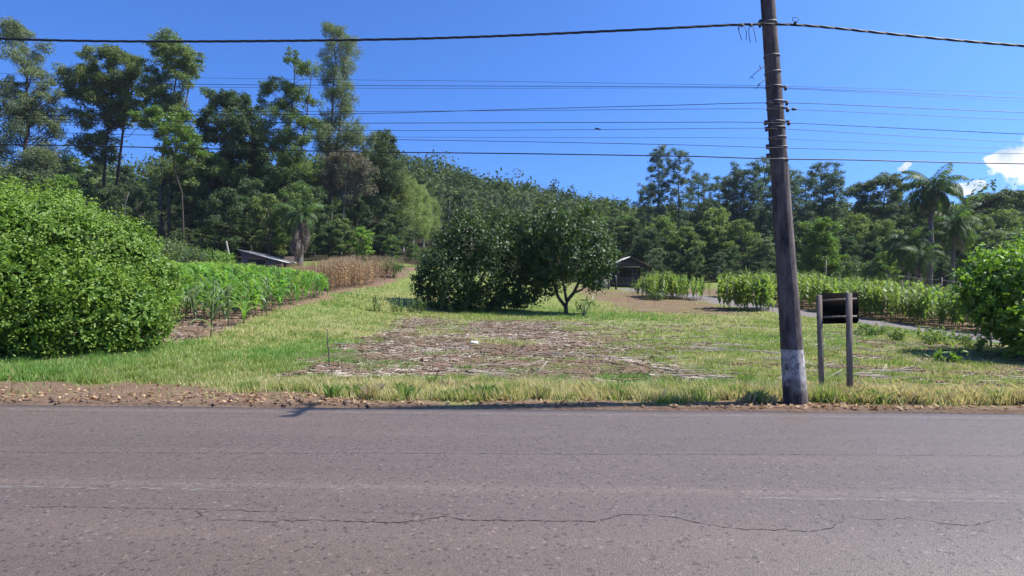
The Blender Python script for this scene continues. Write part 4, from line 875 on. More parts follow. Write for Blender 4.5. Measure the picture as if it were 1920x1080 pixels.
# pale stems standing out in the dark of the wood
def bare_stem(label, pts, Y, r0, m_='bark_pale', name='bare_trunk'):
    X0 = (pts[0][0] - 960) / FOC * Y; P = np.array([at(a, b, Y) for a, b in pts]); P[0, 2] = min(P[0, 2], gz(X0, Y)) - .3; mb = MB(); mb.add(*tube_geo(P, np.linspace(r0, r0 * .4, len(P)), 6))
    props(link(name, mb.mesh(name, M[m_], True)), label, 'tree trunk')
bare_stem('pale bare trunk with a leaning top in the shaded wood behind the hedge', [(232,480),(231,420),(234,385),(242,360)], 64, .08, 'bark_mid')

# ------------------------------------------------------------------ hill forest
eucalyptus_spots = []
for i in range(58):
    px = rnd.uniform(790, 1150); Y = rnd.uniform(115, 190); X = (px - 960) / FOC * Y; g = gz(X, Y)
    H = rnd.uniform(11, 17) * (1 if px < 1050 else .8); top_py = 540 - (g + H - EYE) * FOC / Y
    lim = np.interp(px, [790, 830, 880, 950, 1000, 1080, 1130, 1160], [330, 345, 350, 362, 352, 376, 402, 412])
    if top_py < lim: H -= (lim - top_py) * Y / FOC
    if H < 6: continue
    k = H / 17.5
    put_tree('hillside_eucalypt', 'slender tree standing on the lower hillside behind the citrus tree', 'tree', G['far_euc'], (X, Y, g), rnd.uniform(0, 6.28), (k * 1.1, k * 1.1, k), 'slender trees on the lower hillside')
r = np.random.default_rng(5); mb = MB(); N_ = 0
for i in range(3200):
    Y = 118 + (340 - 118) * r.random() ** .8; X = r.uniform(-.95, 1.02) * Y * .86
    px = 960 + X / Y * FOC
    if Y < 190 and 790 < px < 1100 and r.random() < .4: continue
    if px < 560 and r.random() < .55: continue
    g = gz(X, Y)
    H = r.uniform(6.5, 11) * (1.4 if r.random() < .07 else 1); R = H * r.uniform(.26, .36)
    if 960 < px < 1180 and r.random() < .4: H *= 1.2; R *= .62
    n = int(np.clip(16500 / Y, 52, 110)); d = norm_rows(r.normal(size=(n, 3)) + [0, 0, .35])
    k = norm_rows(r.normal(size=(5, 3))); P = np.array([X, Y, g + H * .62]) + d * [R, R, H * .42] * r.uniform(.6, 1.05, (n, 1)) + k[r.integers(0, 5, n)] * R * .3
    leaf_cards(mb, P, 1.05, .8, .3, 0, r, d * 1.2, r.uniform(.0, 1.0)); N_ += n
props(link('hillside_forest', mb.mesh('hillside_forest', M['hill'])), 'dense green forest covering the hill', kind='stuff'); print('hill leaves', N_)

# ------------------------------------------------------------------ hedge, citrus trees, right bush
def lobes_crown(lobes, n_per, L, W, leaf, seed, jitter=.10, inner=.25, lump=.16, up=.3, sun_droop=0, sprigs=7, outw=.7, shoots=1.0):
    """lobes (x,y,z,r): shell of sprigs with leaves, plus an inner shell of larger leaves"""
    r = np.random.default_rng(seed); mb = MB(); Lb = np.array(lobes)
    for (x, y_, z, R1) in lobes:
        m = int(n_per * R1 * R1 / sprigs); d = norm_rows(r.normal(size=(m, 3)) + [0, 0, .15])
        bump = 1 + lump * (np.sin(d[:, 0] * 7 + x * 3) * np.sin(d[:, 1] * 6 + y_) * np.sin(d[:, 2] * 8 + z * 2)) + r.normal(size=m) * jitter * .5
        P = np.array([x, y_, z]) + d * (R1 * bump * r.uniform(1 - jitter * 2, 1, m))[:, None]
        inside = np.zeros(m, bool)
        for l in Lb:
            inside |= (((P - l[:3]) ** 2).sum(1) < (l[3] * .80) ** 2)
        P = P[~inside]; d = d[~inside]; tn = np.clip(.5 + r.normal(size=len(P)) * .2, 0, 1)
        Q = np.repeat(P, sprigs, 0) + r.normal(size=(len(P) * sprigs, 3)) * L * .8; dd = np.repeat(d, sprigs, 0)
        Q = Q[Q[:, 2] > .03]; dd = dd[:len(Q)]
        leaf_cards(mb, Q, L, W, up, sun_droop, r, dd * outw, np.repeat(tn, sprigs)[:len(Q)])
        for _ in range(int(10 * R1 * R1 * shoots)):
            s0 = norm_rows(r.normal(size=(1, 3)) + [0, 0, .7])[0]; p0 = np.array([x, y_, z]) + s0 * R1 * .92
            if ((((p0 - Lb[:, :3]) ** 2).sum(1)) < (Lb[:, 3] * .85) ** 2).any() or p0[2] < .2: continue
            e = s0 * R1 * r.uniform(.12, .30) + [0, 0, r.uniform(0, .12) * R1]; k_ = 16; ff = r.random((k_, 1)); leaf_cards(mb, p0 + e * ff + r.normal(size=(k_, 3)) * L * .45, L, W, .3, 0, r, None, .75)
        m2 = int(n_per * R1 * R1 * inner * .35); d2 = norm_rows(r.normal(size=(m2, 3))); P2 = np.array([x, y_, z]) + d2 * R1 * r.uniform(.55, .82, (m2, 1)); P2 = P2[P2[:, 2] > .05]
        leaf_cards(mb, P2, L * 2.2, W * 2.4, up, 0, r, d2[:len(P2)], .2)  # larger leaves added to block light; crown's inner shade is in their dark tone
    return mb.mesh('foliage', M[leaf])
def lobe(px, py, Y, R1, o): p_ = at(px, py, Y); return (p_[0] - o[0], p_[1] - o[1], p_[2] - o[2], R1)
o = (-9.6, 14.2, gz(-9.6, 14.2))
hl = [lobe(*a, o) for a in [(-60,496,13.6,1.75),(60,474,13.8,1.38),(30,560,12.9,1.50),(150,486,14.0,1.22),(150,585,13.0,1.20),(222,508,14.3,1.02),(232,590,13.4,.98),(278,555,14.6,.62),(272,606,13.9,.66),(100,610,12.8,1.0),(-60,600,12.9,1.3),
   (235,455,14.5,.60),(155,430,14.6,.66),(105,400,14.4,.55),(-10,398,14.0,.70),(305,520,14.8,.45),(190,640,13.2,.55),(-180,470,14,1.9),(-200,580,13.5,1.6),(-330,500,14.5,1.9),(60,480,16,1.7),(200,520,16,1.3),(-100,450,16,2.0)]]
hd = thing('hedge_bush', 'huge rounded bright green leafy bush at the left by the roadside', 'bush', o)
link('foliage', lobes_crown(hl, 5200, .074, .036, 'hedge', 51, .19, .8, .26, outw=1.7, shoots=3.0), hd)
mb = MB()
for i in range(16):
    a = rnd.uniform(0, 6.28); x = rnd.uniform(-3, .6); mb.add(*tube_geo([(x, rnd.uniform(-.6, .6), -.1), (x + rnd.uniform(-.3, .3), rnd.uniform(-.6, .6), .8), (x + rnd.uniform(-.8, .8), rnd.uniform(-1, 1), 2.2)], [.04, .03, .015], 5))
link('stem', mb.mesh('stem', M['bark']), hd)

def fork_trunk(forks, r0, m_='bark'):
    mb = MB()
    for pts, k in forks: mb.add(*tube_geo(pts, r0 * k * np.linspace(1, .5, len(pts)), 7))
    return mb.mesh('trunk', M[m_], True)
def citrus(label, X, Y, lobs, forks, seed, n=2100, name='citrus_tree'):
    g = gz(X, Y); t = thing(name, label, 'citrus tree', (X, Y, g)); o = (X, Y, g)
    link('trunk', fork_trunk(forks, .13), t)
    link('crown', lobes_crown([lobe(*a, o) for a in lobs], n, .15, .085, 'citrus', seed, .16, .25, .14), t)
citrus('low wide dark citrus tree whose crown reaches the ground, left of the pair', (880 - 960) / FOC * 31, 31,
  [(835,505,30.4,1.25),(880,455,31,1.35),(845,460,31.6,1.0),(925,470,30.6,1.25),(905,520,30,1.1),(850,540,29.8,1.05),(800,535,30.6,.75),(880,420,32,.8),(940,430,32,1.0),(960,500,31,1.2),(960,550,30.8,.75),(810,500,31.5,.75),(985,545,30.6,.85),(1000,505,30.9,.9),(1010,465,30.8,.9),(870,560,30.2,.7),(920,560,30.4,.75),(795,556,30.4,.55),(832,568,29.9,.55),(880,574,29.8,.5),(930,574,29.9,.5),(972,570,30.1,.5)],
  [([(0,0,-.2),(.1,0,.6),(-.4,.1,1.6),(-1,.2,2.6)], 1), ([(.1,0,.5),(.6,-.1,1.5),(1.3,0,2.6)], .8), ([(0,0,.3),(.1,.5,1.4),(.2,.8,2.8)], .8)], 61)
citrus('dark citrus tree with bare forked stems and raised crown, right of the pair', (1062 - 960) / FOC * 29.5, 29.5,
  [(1020,450,30.4,1.05),(1065,438,29.6,1.0),(1105,455,29.5,1.0),(1125,490,29.2,.85),(1080,490,29,1.05),(1040,500,29.6,1.0),(1000,470,30.6,.95),(1130,455,30,.6),(1032,502,30.2,.8),(1035,460,30.4,.9),(1015,520,30.0,.6),(1105,520,29.2,.5),(1070,420,31,.75),(990,430,31,.8),(1030,540,29.8,.5),(1118,532,29.4,.5),(1095,400,30,.4),(1040,402,30.4,.5)],
  [([(0,0,-.2),(-.02,0,.35),(.05,0,.7)], .9), ([(.02,0,.6),(.35,.0,1.0),(.6,.1,1.5),(.9,.1,2.0)], .75), ([(-.02,0,.3),(-.4,.0,.8),(-.55,.1,1.3),(-.9,0,1.9)], .7), ([(0,0,.6),(-.1,-.1,1.2),(-.3,-.1,2.0)], .6), ([(.35,0,1.0),(.75,0,1.15),(1.2,0,1.8)], .5)], 62, 1900)

o = (14.6, 16.2, gz(14.6, 16.2)); bb = thing('roadside_bush', 'large broad-leaved bush at the right edge, its lit top yellow-green', 'bush', o)
link('foliage', lobes_crown([lobe(*a, o) for a in [(1905,540,15.0,.95),(1855,530,15.6,.72),(1835,565,15.4,.55),(1870,585,15.2,.72),(1930,600,14.6,.95),(1880,516,16,.62),(1940,518,16,.95),(1990,560,16,1.5),(2060,500,16.5,1.6),(1985,610,15,1.0),(1832,516,16,.36),(1852,505,16.2,.42),(2100,600,16,1.3),(2040,560,18,1.6)]], 2200, .13, .075, 'bush', 71, .26, .5, .32, outw=1.2, shoots=4.0), bb)
mb = MB()
for i in range(7): x = rnd.uniform(-.8, .8); mb.add(*tube_geo([(x * .4, 0, -.1), (x, rnd.uniform(-.4, .4), .8), (x * 2, rnd.uniform(-.8, .8), 1.9)], [.06, .045, .02], 6))
link('stem', mb.mesh('stem', M['bark_mid']), bb)

def shrub(label, px, top, bot, Y, wpx, leaf='shrub', seed=1, L=.14, W=.06, n=900, name='shrub', group=None, cat='shrub'):
    X = (px - 960) / FOC * Y; g = gz(X, Y); H = max(EYE - (top - 540) / FOC * Y - g, .3) / 1.02; Wd = wpx / FOC * Y / 2; r = np.random.default_rng(seed); lob = []
    for i in range(7): a = i * 2.4; q = .55 * (i > 0); lob.append((q * Wd * math.cos(a), q * Wd * math.sin(a) * .8, H * r.uniform(.35, .62), min(H, Wd) * r.uniform(.38, .5)))
    t = thing(name, label, cat, (X, Y, g + 0), group=group); me = lobes_crown(lob, n, L, W, leaf, seed, .25, .2, .25); link('foliage', me, t)
    mb = MB()
    for i in range(4): a = i * 1.6; mb.add(*tube_geo([(0, 0, -.1), (.2 * Wd * math.cos(a), .2 * Wd * math.sin(a), H * .3), (.5 * Wd * math.cos(a), .5 * Wd * math.sin(a), H * .6)], [.03, .025, .012], 5))
    link('stem', mb.mesh('stem', M['bark_mid']), t); return t
shrub('pale green tall weedy bush behind the young corn next to the hedge', 318, 432, 500, 46, 80, 'shrub', 81, n=1400)
shrub('greyish green low shrub behind the middle of the young corn', 360, 455, 505, 44, 70, 'shrub', 82, n=1400)
shrub('upright yellowish shrub with a pointed top behind the young corn', 382, 440, 490, 47, 26, 'bright', 83, n=1800)
shrub('leafy climber heaped around the leaning post by the grey shed', 415, 462, 505, 45, 60, 'bright', 84, n=1500)
shrub('low pale shrub beside the hedge edge above the young corn', 288, 450, 505, 40, 60, 'shrub', 85, n=1400)
shrub('small bush in front of the gabled shed', 1215, 512, 548, 54, 40, 'broad', 86, n=1200)
shrub('low bush left of the first tall corn clump', 1196, 520, 550, 50, 30, 'shrub', 87, n=1200)
shrub('grassy thicket at the end of the dry corn beside the track', 738, 478, 520, 47, 46, 'shrub', 88, .3, .04, 1200)
shrub('sprawling weed in front of the near bush by the lane', 1800, 640, 665, 22.5, 50, 'broad', 89, n=1500)
shrub('leafy weed clump in the shade of the near bush', 1772, 655, 692, 14.2, 60, 'bright', 90, .16, .05, 1500)
shrub('small leafy weed beside the lane left of the near bush', 1745, 628, 650, 25, 30, 'broad', 91, n=1500)
shrub('yellowish bush under the gap between the two citrus trees', 955, 530, 575, 36, 60, 'bright', 92, n=1200)
shrub('tall light green weeds at the foot of the right citrus tree', 1095, 548, 592, 28, 50, 'shrub', 93, .22, .03, 1200)
shrub('fallen grey-green branchy weed before the first tall corn clump', 1232, 545, 575, 43, 40, 'shrub', 94, .25, .03, 1000)
shrub('round green bush at the top of the grass track', 800, 460, 505, 62, 60, 'broad', 95, n=900)

# ------------------------------------------------------------------ sheds and fences
def board(c, h, m_='plank', name='plank', parent=None, rz=0):
    return link(name, MB().add(*box_geo(c, h)).mesh(name, M[m_]), parent, rz=rz)
# gabled shed
Y0 = 64.0; X0 = (1180 - 960) / FOC * Y0; g0 = gz(X0, Y0); s_ = Y0 / FOC
shed = thing('gabled_shed', 'dark open wooden shed with a shallow gable roof at the wood edge', 'shed', (X0, Y0, g0))
def lz(py): return EYE - (py - 540) * s_ - g0
def lx(px): return (px - 1180) * s_
apex, eave, plate = lz(481), lz(499), lz(501)
for k, (xa, xb) in enumerate(((lx(1141), lx(1180)), (lx(1180), lx(1219)))):
    za, zb = (eave, apex) if k == 0 else (apex, eave)
    V = [(xa, -.4, za), (xb, -.4, zb), (xb, 4.2, zb), (xa, 4.2, za)]; V += [(x, y_, z - .09) for x, y_, z in V]
    link('roof_sheet', MB().add(V, [(0,1,2,3),(7,6,5,4),(0,4,5,1),(1,5,6,2),(2,6,7,3),(3,7,4,0)]).mesh('roof_sheet', M['roof' if k == 0 else 'plank']), shed)  # slope brightness is in the colour: left pale as if lit, right dark
nb = 15
for i in range(nb):
    x = lx(1146) + (lx(1214) - lx(1146)) * (i + .5) / nb; w = (lx(1214) - lx(1146)) / nb * .46; top = apex - .16 - abs(x) * (apex - eave) / (lx(1219)); 
    if top - plate > .12: board((x, -.02 + .012 * (i % 2), (top + plate) / 2), (w, .02, (top - plate) / 2), 'plank', 'plank', shed)
board((0, -.08, plate), ((lx(1214) - lx(1146)) / 2, .05, .08), 'plank', 'beam', shed)
for px in (1147, 1158, 1186, 1214):
    for yy_ in (0, 3.8): board((lx(px), yy_, plate / 2 - .1), (.07, .07, plate / 2 + .05), 'plank', 'post', shed)
for i in range(6): board(((lx(1147) + lx(1214)) / 2, 3.9, .2 + i * .38), ((lx(1214) - lx(1147)) / 2, .02, .17), 'plank', 'plank', shed)
for i in range(3): board(((lx(1158) + lx(1214)) / 2, .06, .2 + i * .34), ((lx(1214) - lx(1158)) / 2, .02, .15), 'plank', 'plank', shed)
th = np.linspace(0, 2 * math.pi, 21); ring = [(lx(1184) + .22 * math.cos(t), -.16, lz(508) + .22 * math.sin(t)) for t in th]
props(link('wheel_rim', MB().add(*tube_geo(ring, .022, 5)).mesh('wheel_rim', M['metal']), None, (X0, Y0, g0)), 'thin round hoop hanging at the front of the gabled shed', 'hoop')
# lean-to shed on the left
Y1 = 60.0; X1 = (490 - 960) / FOC * Y1; g1 = gz(X1, Y1); s1_ = Y1 / FOC
sh2 = thing('lean_to_shed', 'low grey shed with one sloping roof edge catching the sun', 'shed', (X1, Y1, g1))
def mz(py): return EYE - (py - 540) * s1_ - g1
def mx_(px): return (px - 490) * s1_
V = [(mx_(449), -.3, mz(468)), (mx_(537), -.3, mz(491)), (mx_(537), 3.5, mz(491)), (mx_(449), 3.5, mz(468))]; V += [(a, b, c - .11) for a, b, c in V]
link('roof_sheet', MB().add(V, [(0,1,2,3),(7,6,5,4),(0,4,5,1),(1,5,6,2),(2,6,7,3),(3,7,4,0)]).mesh('roof_sheet', M['roof']), sh2)
nb = 13
for i in range(nb):
    px = 453 + (530 - 453) * (i + .5) / nb; x = mx_(px); w = (77 / nb) * s1_ * .47; top = mz(468 + (px - 449) * 23 / 88) - .12; bot = -.1 if (px < 462 or px > 498) else mz(487)
    if top - bot > .05: board((x, .012 * (i % 2), (top + bot) / 2), (w, .02, (top - bot) / 2), 'plank_grey', 'plank', sh2)
for px in (453, 462, 498, 530): board((mx_(px), .12, mz(470 + (px - 449) * .26) / 2), (.06, .06, mz(470 + (px - 449) * .26) / 2), 'wood', 'post', sh2)
V, F = box_geo(((mx_(453) + mx_(530)) / 2, 3.3, .6), ((mx_(530) - mx_(453)) / 2, .03, .8)); link('back_wall', MB().add(V, F).mesh('back_wall', M['plank']), sh2)
# weathered leaning post left of it
pA = np.array(at(436, 500, 47)); pB = np.array(at(424, 452, 47)); pA[2] = gz(pA[0], 47) - .2
props(link('leaning_post', MB().add(*tube_geo([pA, (pA + pB) / 2, pB], [.09, .085, .07], 7)).mesh('leaning_post', M['bark_pale'])), 'pale leaning wooden post wrapped in climber left of the grey shed', 'post')
def fpost(label, px, top, bot, Y, r0=.07, m_='wood', group=None):
    X = (px - 960) / FOC * Y; g = gz(X, Y); zt = EYE - (top - 540) / FOC * Y
    props(link('fence_post', MB().add(*tube_geo([(0, 0, -.2), (rnd.uniform(-.03, .03), 0, (zt - g) / 2), (rnd.uniform(-.05, .05), 0, zt - g)], r0, 6)).mesh('fence_post', M[m_]), None, (X, Y, g)), label, 'fence post', group); return np.array([X, Y, zt])
fs = [fpost('dark thick fence post nearest the gabled shed front', 1155, 516, 545, 58, .1, 'bark'), fpost('dark fence post left of the thick one before the shed', 1141, 518, 545, 58, .07, 'bark'), fpost('thin fence post showing beside the right citrus crown', 1130, 520, 545, 58, .06, 'bark')]
f2 = [fpost('tall thin pale post in front of the conical tree', 1548, 487, 540, 55, .05), fpost('fence post left of the palms behind the corn', 1692, 525, 550, 54, .06), fpost('fence post between the palms and the near bush', 1765, 520, 552, 53, .06), fpost('fence post just left of the near bush', 1800, 530, 560, 52, .05)]
def fwire(label, P):
    mb = MB(); mb.add(*tube_geo(P, .012, 4)); props(link('fence_wire', mb.mesh('fence_wire', M['metal'])), label, 'fence wire')
fwire('pale sagging wire strung between the posts under the palms', [np.array(at(1650, 512, 55)), np.array(at(1692, 518, 54)), np.array(at(1730, 523, 53.5)), np.array(at(1765, 525, 53)), np.array(at(1800, 530, 52))])
fwire('wire between the fence posts in front of the gabled shed', [fs[2] - [0, 0, .3], fs[1] - [0, 0, .3], fs[0] - [0, 0, .3]])
mb = MB()  # low grey stone wall left of the gabled shed
wx = (1118 - 960) / FOC * 60; props(link('low_wall', MB().add(*box_geo((wx, 60, gz(wx, 60) + .35), (1.3, .15, .5))).mesh('low_wall', M['plank_grey'])), 'pale grey low wall glimpsed between the citrus tree and the shed', 'wall')

# ------------------------------------------------------------------ corn
def corn_leaf(seed, L, w, a0=.35, bend=2.0, seg=6, fold=True):
    r = np.random.default_rng(seed); t = np.linspace(0, 1, seg + 1); P = [np.zeros(3)]
    for i in range(seg):
        a = a0 + bend * (t[i] ** 1.3); P.append(P[-1] + np.array([math.sin(a), 0, math.cos(a)]) * L / seg)
    P = np.array(P); P[:, 1] += .06 * np.sin(t * 5 + seed) * L; W = w * np.clip(np.sin(math.pi * (.12 + .88 * t)) ** .7, .03, 1); W[-1] = .002
    if fold:
        V = np.stack([P + np.stack([0 * W, W / 2, W * .28], 1), P, P + np.stack([0 * W, -W / 2, W * .28], 1)], 1).reshape(-1, 3)
        F = [(i * 3 + j, i * 3 + 3 + j, i * 3 + 4 + j, i * 3 + 1 + j) for i in range(seg) for j in (0, 1)]
    else:
        V = np.stack([P + np.stack([0 * W, W / 2, W * 0], 1), P - np.stack([0 * W, W / 2, W * 0], 1)], 1).reshape(-1, 3)
        F = [(i * 2, i * 2 + 2, i * 2 + 3, i * 2 + 1) for i in range(seg)]
    return V, np.array(F)
def corn_leaves(seed, H, n, L, w, a0=(.25, .6), bend=(1.4, 2.3), spread=.12):
    r = np.random.default_rng(seed); out = []
    for i in range(n):
        t = (i + .7) / n; z = H * (.12 + .80 * t); ll = L * (.65 + .5 * math.sin(math.pi * min(1, t + .15))) * r.uniform(.85, 1.1); V, F = corn_leaf(seed * 31 + i, ll, w * r.uniform(.8, 1.15), r.uniform(*a0), r.uniform(*bend), 5, False)
        az = (i % 2) * math.pi + seed + r.normal() * .45; c, s = math.cos(az), math.sin(az); out.append((np.stack([V[:, 0] * c - V[:, 1] * s, V[:, 0] * s + V[:, 1] * c, V[:, 2] + z], 1), F, r.uniform(.2, .8), z, az, ll))
    return out
def tassel(mb, H, r, a=.9):
    for k in range(6): e = r.normal(size=3) * [.12, .12, .05] + [0, 0, .28]; mb.add(*tube_geo([(0, 0, H * .98), (e[0], e[1], H + e[2])], [.008, .004], 3, False), a)
def corn_whole(seed, H, n, L, w, m_, tas=False, dry=False):
    r = np.random.default_rng(seed); mb = MB(); mb.add(*tube_geo([(0, 0, -.05), (r.normal() * .02, r.normal() * .02, H * .5), (r.normal() * .04, r.normal() * .04, H)], [.016, .013, .006], 4, False), .35)
    for V, F, a, *_ in corn_leaves(seed, H, n, L, w, bend=(1.2, 2.4) if not dry else (2.2, 3.0)): mb.add(V, F, a)
    if tas: tassel(mb, H, r, 1.0)
    return mb.mesh('corn_plant', M[m_])
YC = [corn_whole(i + 1, 1.05, 12, .72, .095, 'corn') for i in range(5)]
TC = [corn_whole(i + 11, 1.9, 16, .78, .13, 'corn_tall', tas=i % 2 == 0) for i in range(5)]
DC = [corn_whole(i + 21, 1.65, 11, .42, .07, 'corn_dry', tas=True, dry=True) for i in range(5)]
# near plants get a stalk and separate leaf parts (shared leaf meshes)
LF = {}
for m_ in ('corn', 'corn_pale', 'corn_tall'): LF[m_] = [MB().add(*corn_leaf(i + 3, 1.0, .105, .3 + .07 * i, 1.3 + .25 * i, 6, True), a=.2 + .15 * i).mesh('leaf', M[m_]) for i in range(5)]
STK = MB().add(*tube_geo([(0, 0, -.05), (0, 0, .5), (0, 0, 1)], [.018, .014, .006], 6)).mesh('stalk', M['corn_stalk'])
def corn_parts(label, X, Y, H, m_='corn', n=11, L=.75, group=None, seed=1, name='corn_plant'):
    r = random.Random(seed); t = thing(name, label, 'corn plant', (X, Y, gz(X, Y)), r.uniform(0, 6.28), group)
    s = link('stalk', STK, t); s.scale = (1, 1, H * .95); s.rotation_euler = (r.gauss(0, .04), r.gauss(0, .04), 0)
    for i in range(n):
        f = (i + .7) / n; l = L * (.65 + .5 * math.sin(math.pi * min(1, f + .15))) * r.uniform(.85, 1.1)
        o = link('leaf', LF[m_][r.randrange(5)], t, (0, 0, H * (.1 + .82 * f)), (i % 2) * math.pi + r.gauss(0, .4), (l, l * .95, l))
    return t
fr = [(395,634,'solitary front corn plant of the left plot, standing alone on the bare soil',1.55,'corn_pale'), (365,606,'pale grey-green corn plant behind and left of the solitary front one',1.15,'corn_pale'), (428,612,'pale corn plant just right of the solitary front one',1.25,'corn_pale'),
      (457,610,'short bright corn plant low on the soil edge',.65,'corn'), (500,592,'corn plant with a bare lower stalk at the soil edge of the left plot',1.25,'corn_pale'), (345,600,'pale corn plant nearest the big hedge',1.0,'corn_pale'), (412,598,'pale corn plant behind the gap in the front row',1.2,'corn_pale')]
def ground_hit(px, py):
    k = (px - 960) / FOC; Y = np.linspace(8, 90, 1500); z = terrain(k * Y, Y); d = EYE - (py - 540) / FOC * Y; i = np.argmax(d < z); return k * Y[i], Y[i]
for i, (px, py, lab, H, m_) in enumerate(fr): X, Y = ground_hit(px, py); corn_parts(lab, X, Y, H, m_, 11, .8, seed=i + 5)
GY1 = 'young corn plants of the left plot'; LY = 'bright green young corn plant standing in the rows of the left plot'
cnt = 0; cand = []
for xr in np.arange(-8.95, -24, -.75):
    yy_ = 19.4 + .3 * rnd.random() + (0 if xr < -9.3 else .9)
    while yy_ < 40:
        px = 960 + xr / yy_ * FOC
        if 240 < px < 619 - 6 * rnd.random(): cand.append((xr + rnd.gauss(0, .07), yy_ + rnd.gauss(0, .08)))
        yy_ += .48 if yy_ < 28 else .62
cand.sort(key=lambda p: p[1]); NP = 34
vis = [c for c in cand]; print('young corn', len(vis))
stuff_mb = []
for i, (x, y_) in enumerate(vis):
    H = np.interp(y_, [17, 20, 26, 40], [.85, .95, 1.05, 1.0]) * rnd.uniform(.78, 1.15); px = 960 + x / y_ * FOC
    lim = np.interp(px, [300, 450, 540, 600, 622], [490, 492, 502, 511, 516]) + rnd.uniform(-3, 4); H = min(H, (EYE - (lim - 540) / FOC * y_ - gz(x, y_)) / 1.12); H = max(H, .3)
    if i < NP: corn_parts(LY, x, y_, H, 'corn', 11, .78, GY1, i + 50)
    elif i < 300: o = link('corn_plant', YC[i % 5], None, (x, y_, gz(x, y_)), rnd.uniform(0, 6.28), H / 1.05 * 1.0); o.rotation_euler.x = rnd.gauss(0, .09); o.rotation_euler.y = rnd.gauss(0, .09); props(o, LY, 'corn plant', GY1)
    else: stuff_mb.append((x, y_, H / 1.05, i % 5))
def merged(name, label, lst, srcs, m_):
    mb = MB()
    for (x, y_, s, k) in lst:
        me = srcs[k]; n = len(me.vertices); co = np.empty(n * 3, np.float32); me.vertices.foreach_get('co', co); co = co.reshape(-1, 3) * s; a = rnd.uniform(0, 6.28)
        co = np.stack([co[:, 0] * math.cos(a) - co[:, 1] * math.sin(a) + x, co[:, 0] * math.sin(a) + co[:, 1] * math.cos(a) + y_, co[:, 2] + gz(x, y_)], 1)
        li = np.empty(len(me.loops), np.int32); me.loops.foreach_get('vertex_index', li); rr = np.empty(n, np.float32); me.attributes['rnd'].data.foreach_get('value', rr)
        mb.add(co, li.reshape(-1, 4), rr)
    props(link(name, mb.mesh(name, M[m_])), label, kind='stuff')
if stuff_mb: merged('young_corn_rows', 'farther rows of the young corn plot', stuff_mb, YC, 'corn')
# tall corn on the right: two clumps and the long plot behind the lane
GT = 'tall corn plants of the long plot behind the lane'; LT = 'tall green corn plant in the long plot behind the grey lane'
GA = 'tall corn plants of the rounded clump near the shed'; LA = 'tall corn plant in the rounded clump between shed and pole'
GB = 'tall corn plants of the narrow clump left of the pole'; LB = 'tall corn plant in the narrow clump just left of the pole'
tall = []
for i in range(80):
    a = rnd.random() * 6.28; q = rnd.random() ** .5; px = 1248 + 52 * q * math.cos(a); Y = 45.5 + 2.6 * q * math.sin(a); tall.append(((px - 960) / FOC * Y, Y, 2.0 * (1 - .38 * q ** 2), GA, LA))
for i in range(10): px = rnd.uniform(1298, 1332); Y = rnd.uniform(43.5, 46); tall.append(((px - 960) / FOC * Y, Y, 1.6, GA, LA))
for i in range(46): px = rnd.uniform(1350, 1450); Y = rnd.uniform(35.6, 38.5) + .8 * abs((px - 1400) / 50) ** 2; tall.append(((px - 960) / FOC * Y, Y, rnd.uniform(1.9, 2.25), GB, LB))
LN = LANE
for i in range(560):
    t = rnd.random() ** .8; 
    P_ = [np.interp(t, np.linspace(0, 1, 5), [LN[1 + j][k_] for j in range(5)]) for k_ in (0, 1)]
    off = 2.2 + rnd.random() ** 1.3 * 8.5; x = P_[0] + off * .93; y_ = P_[1] + off * .36
    if 960 + x / y_ * FOC < 2050 and y_ > 25: tall.append((x, y_, rnd.uniform(1.65, 1.95), GT, LT))
tall.sort(key=lambda p: p[1]); print('tall corn', len(tall)); rest = []
NT = 300 - 0
for i, (x, y_, H, gr, lb) in enumerate(tall):
    if i < 26: corn_parts(lb, x, y_, H, 'corn_tall', 14, .82, gr, i + 200)
    elif i < NT or gr != GT:
        o = props(link('tall_corn_plant', TC[i % 5], None, (x, y_, gz(x, y_)), rnd.uniform(0, 6.28), H / 1.9 * rnd.uniform(.82, 1.06)), lb, 'corn plant', gr); o.rotation_euler.x = rnd.gauss(0, .07); o.rotation_euler.y = rnd.gauss(0, .07)
    else: rest.append((x, y_, H / 1.9, i % 5))
if rest: merged('tall_corn_rows', 'farther rows of tall corn', rest, TC, 'corn_tall')
# dry corn
GDc = 'dry brown corn plants behind the young corn'; LD = 'dry tan corn plant in the withered strip behind the young corn'
dc = []
for i in range(700):
    x = rnd.uniform(-24, -8.9); y_ = rnd.uniform(40.5, 51); px = 960 + x / y_ * FOC
    if 475 < px < 745 and y_ < 60: dc.append((x, y_))
for i in range(420):
    y_ = rnd.uniform(30.5, 41); px = rnd.uniform(598 + (41 - y_) * 1.6, 700); x = (px - 960) / FOC * y_
    if x < -8.75 - .3 * rnd.random(): dc.append((x, y_))
for i in range(50): y_ = rnd.uniform(60, 63); dc.append(((rnd.uniform(745, 790) - 960) / FOC * y_, y_))
dc.sort(key=lambda p: p[1]); print('dry', len(dc)); rest = []
for i, (x, y_) in enumerate(dc):
    H = rnd.uniform(.66, .88); px = 960 + x / y_ * FOC; g = gz(x, y_)
    if px < 622 and y_ < 41: H *= .85
    lim = np.interp(px, [480, 560, 600, 650, 700, 745, 760], [500, 493, 487, 479, 476, 482, 486]) + rnd.uniform(-2, 5); H = min(H, (EYE - (lim - 540) / FOC * y_ - g) / 1.93)
    if H < .3: continue
    if i < 290: props(link('dry_corn_plant', DC[i % 5], None, (x, y_, gz(x, y_)), rnd.uniform(0, 6.28), H), LD, 'dry corn plant', GDc)
    else: rest.append((x, y_, H, i % 5))
if rest: merged('dry_corn_rows', 'farther withered corn', rest, DC, 'corn_dry')

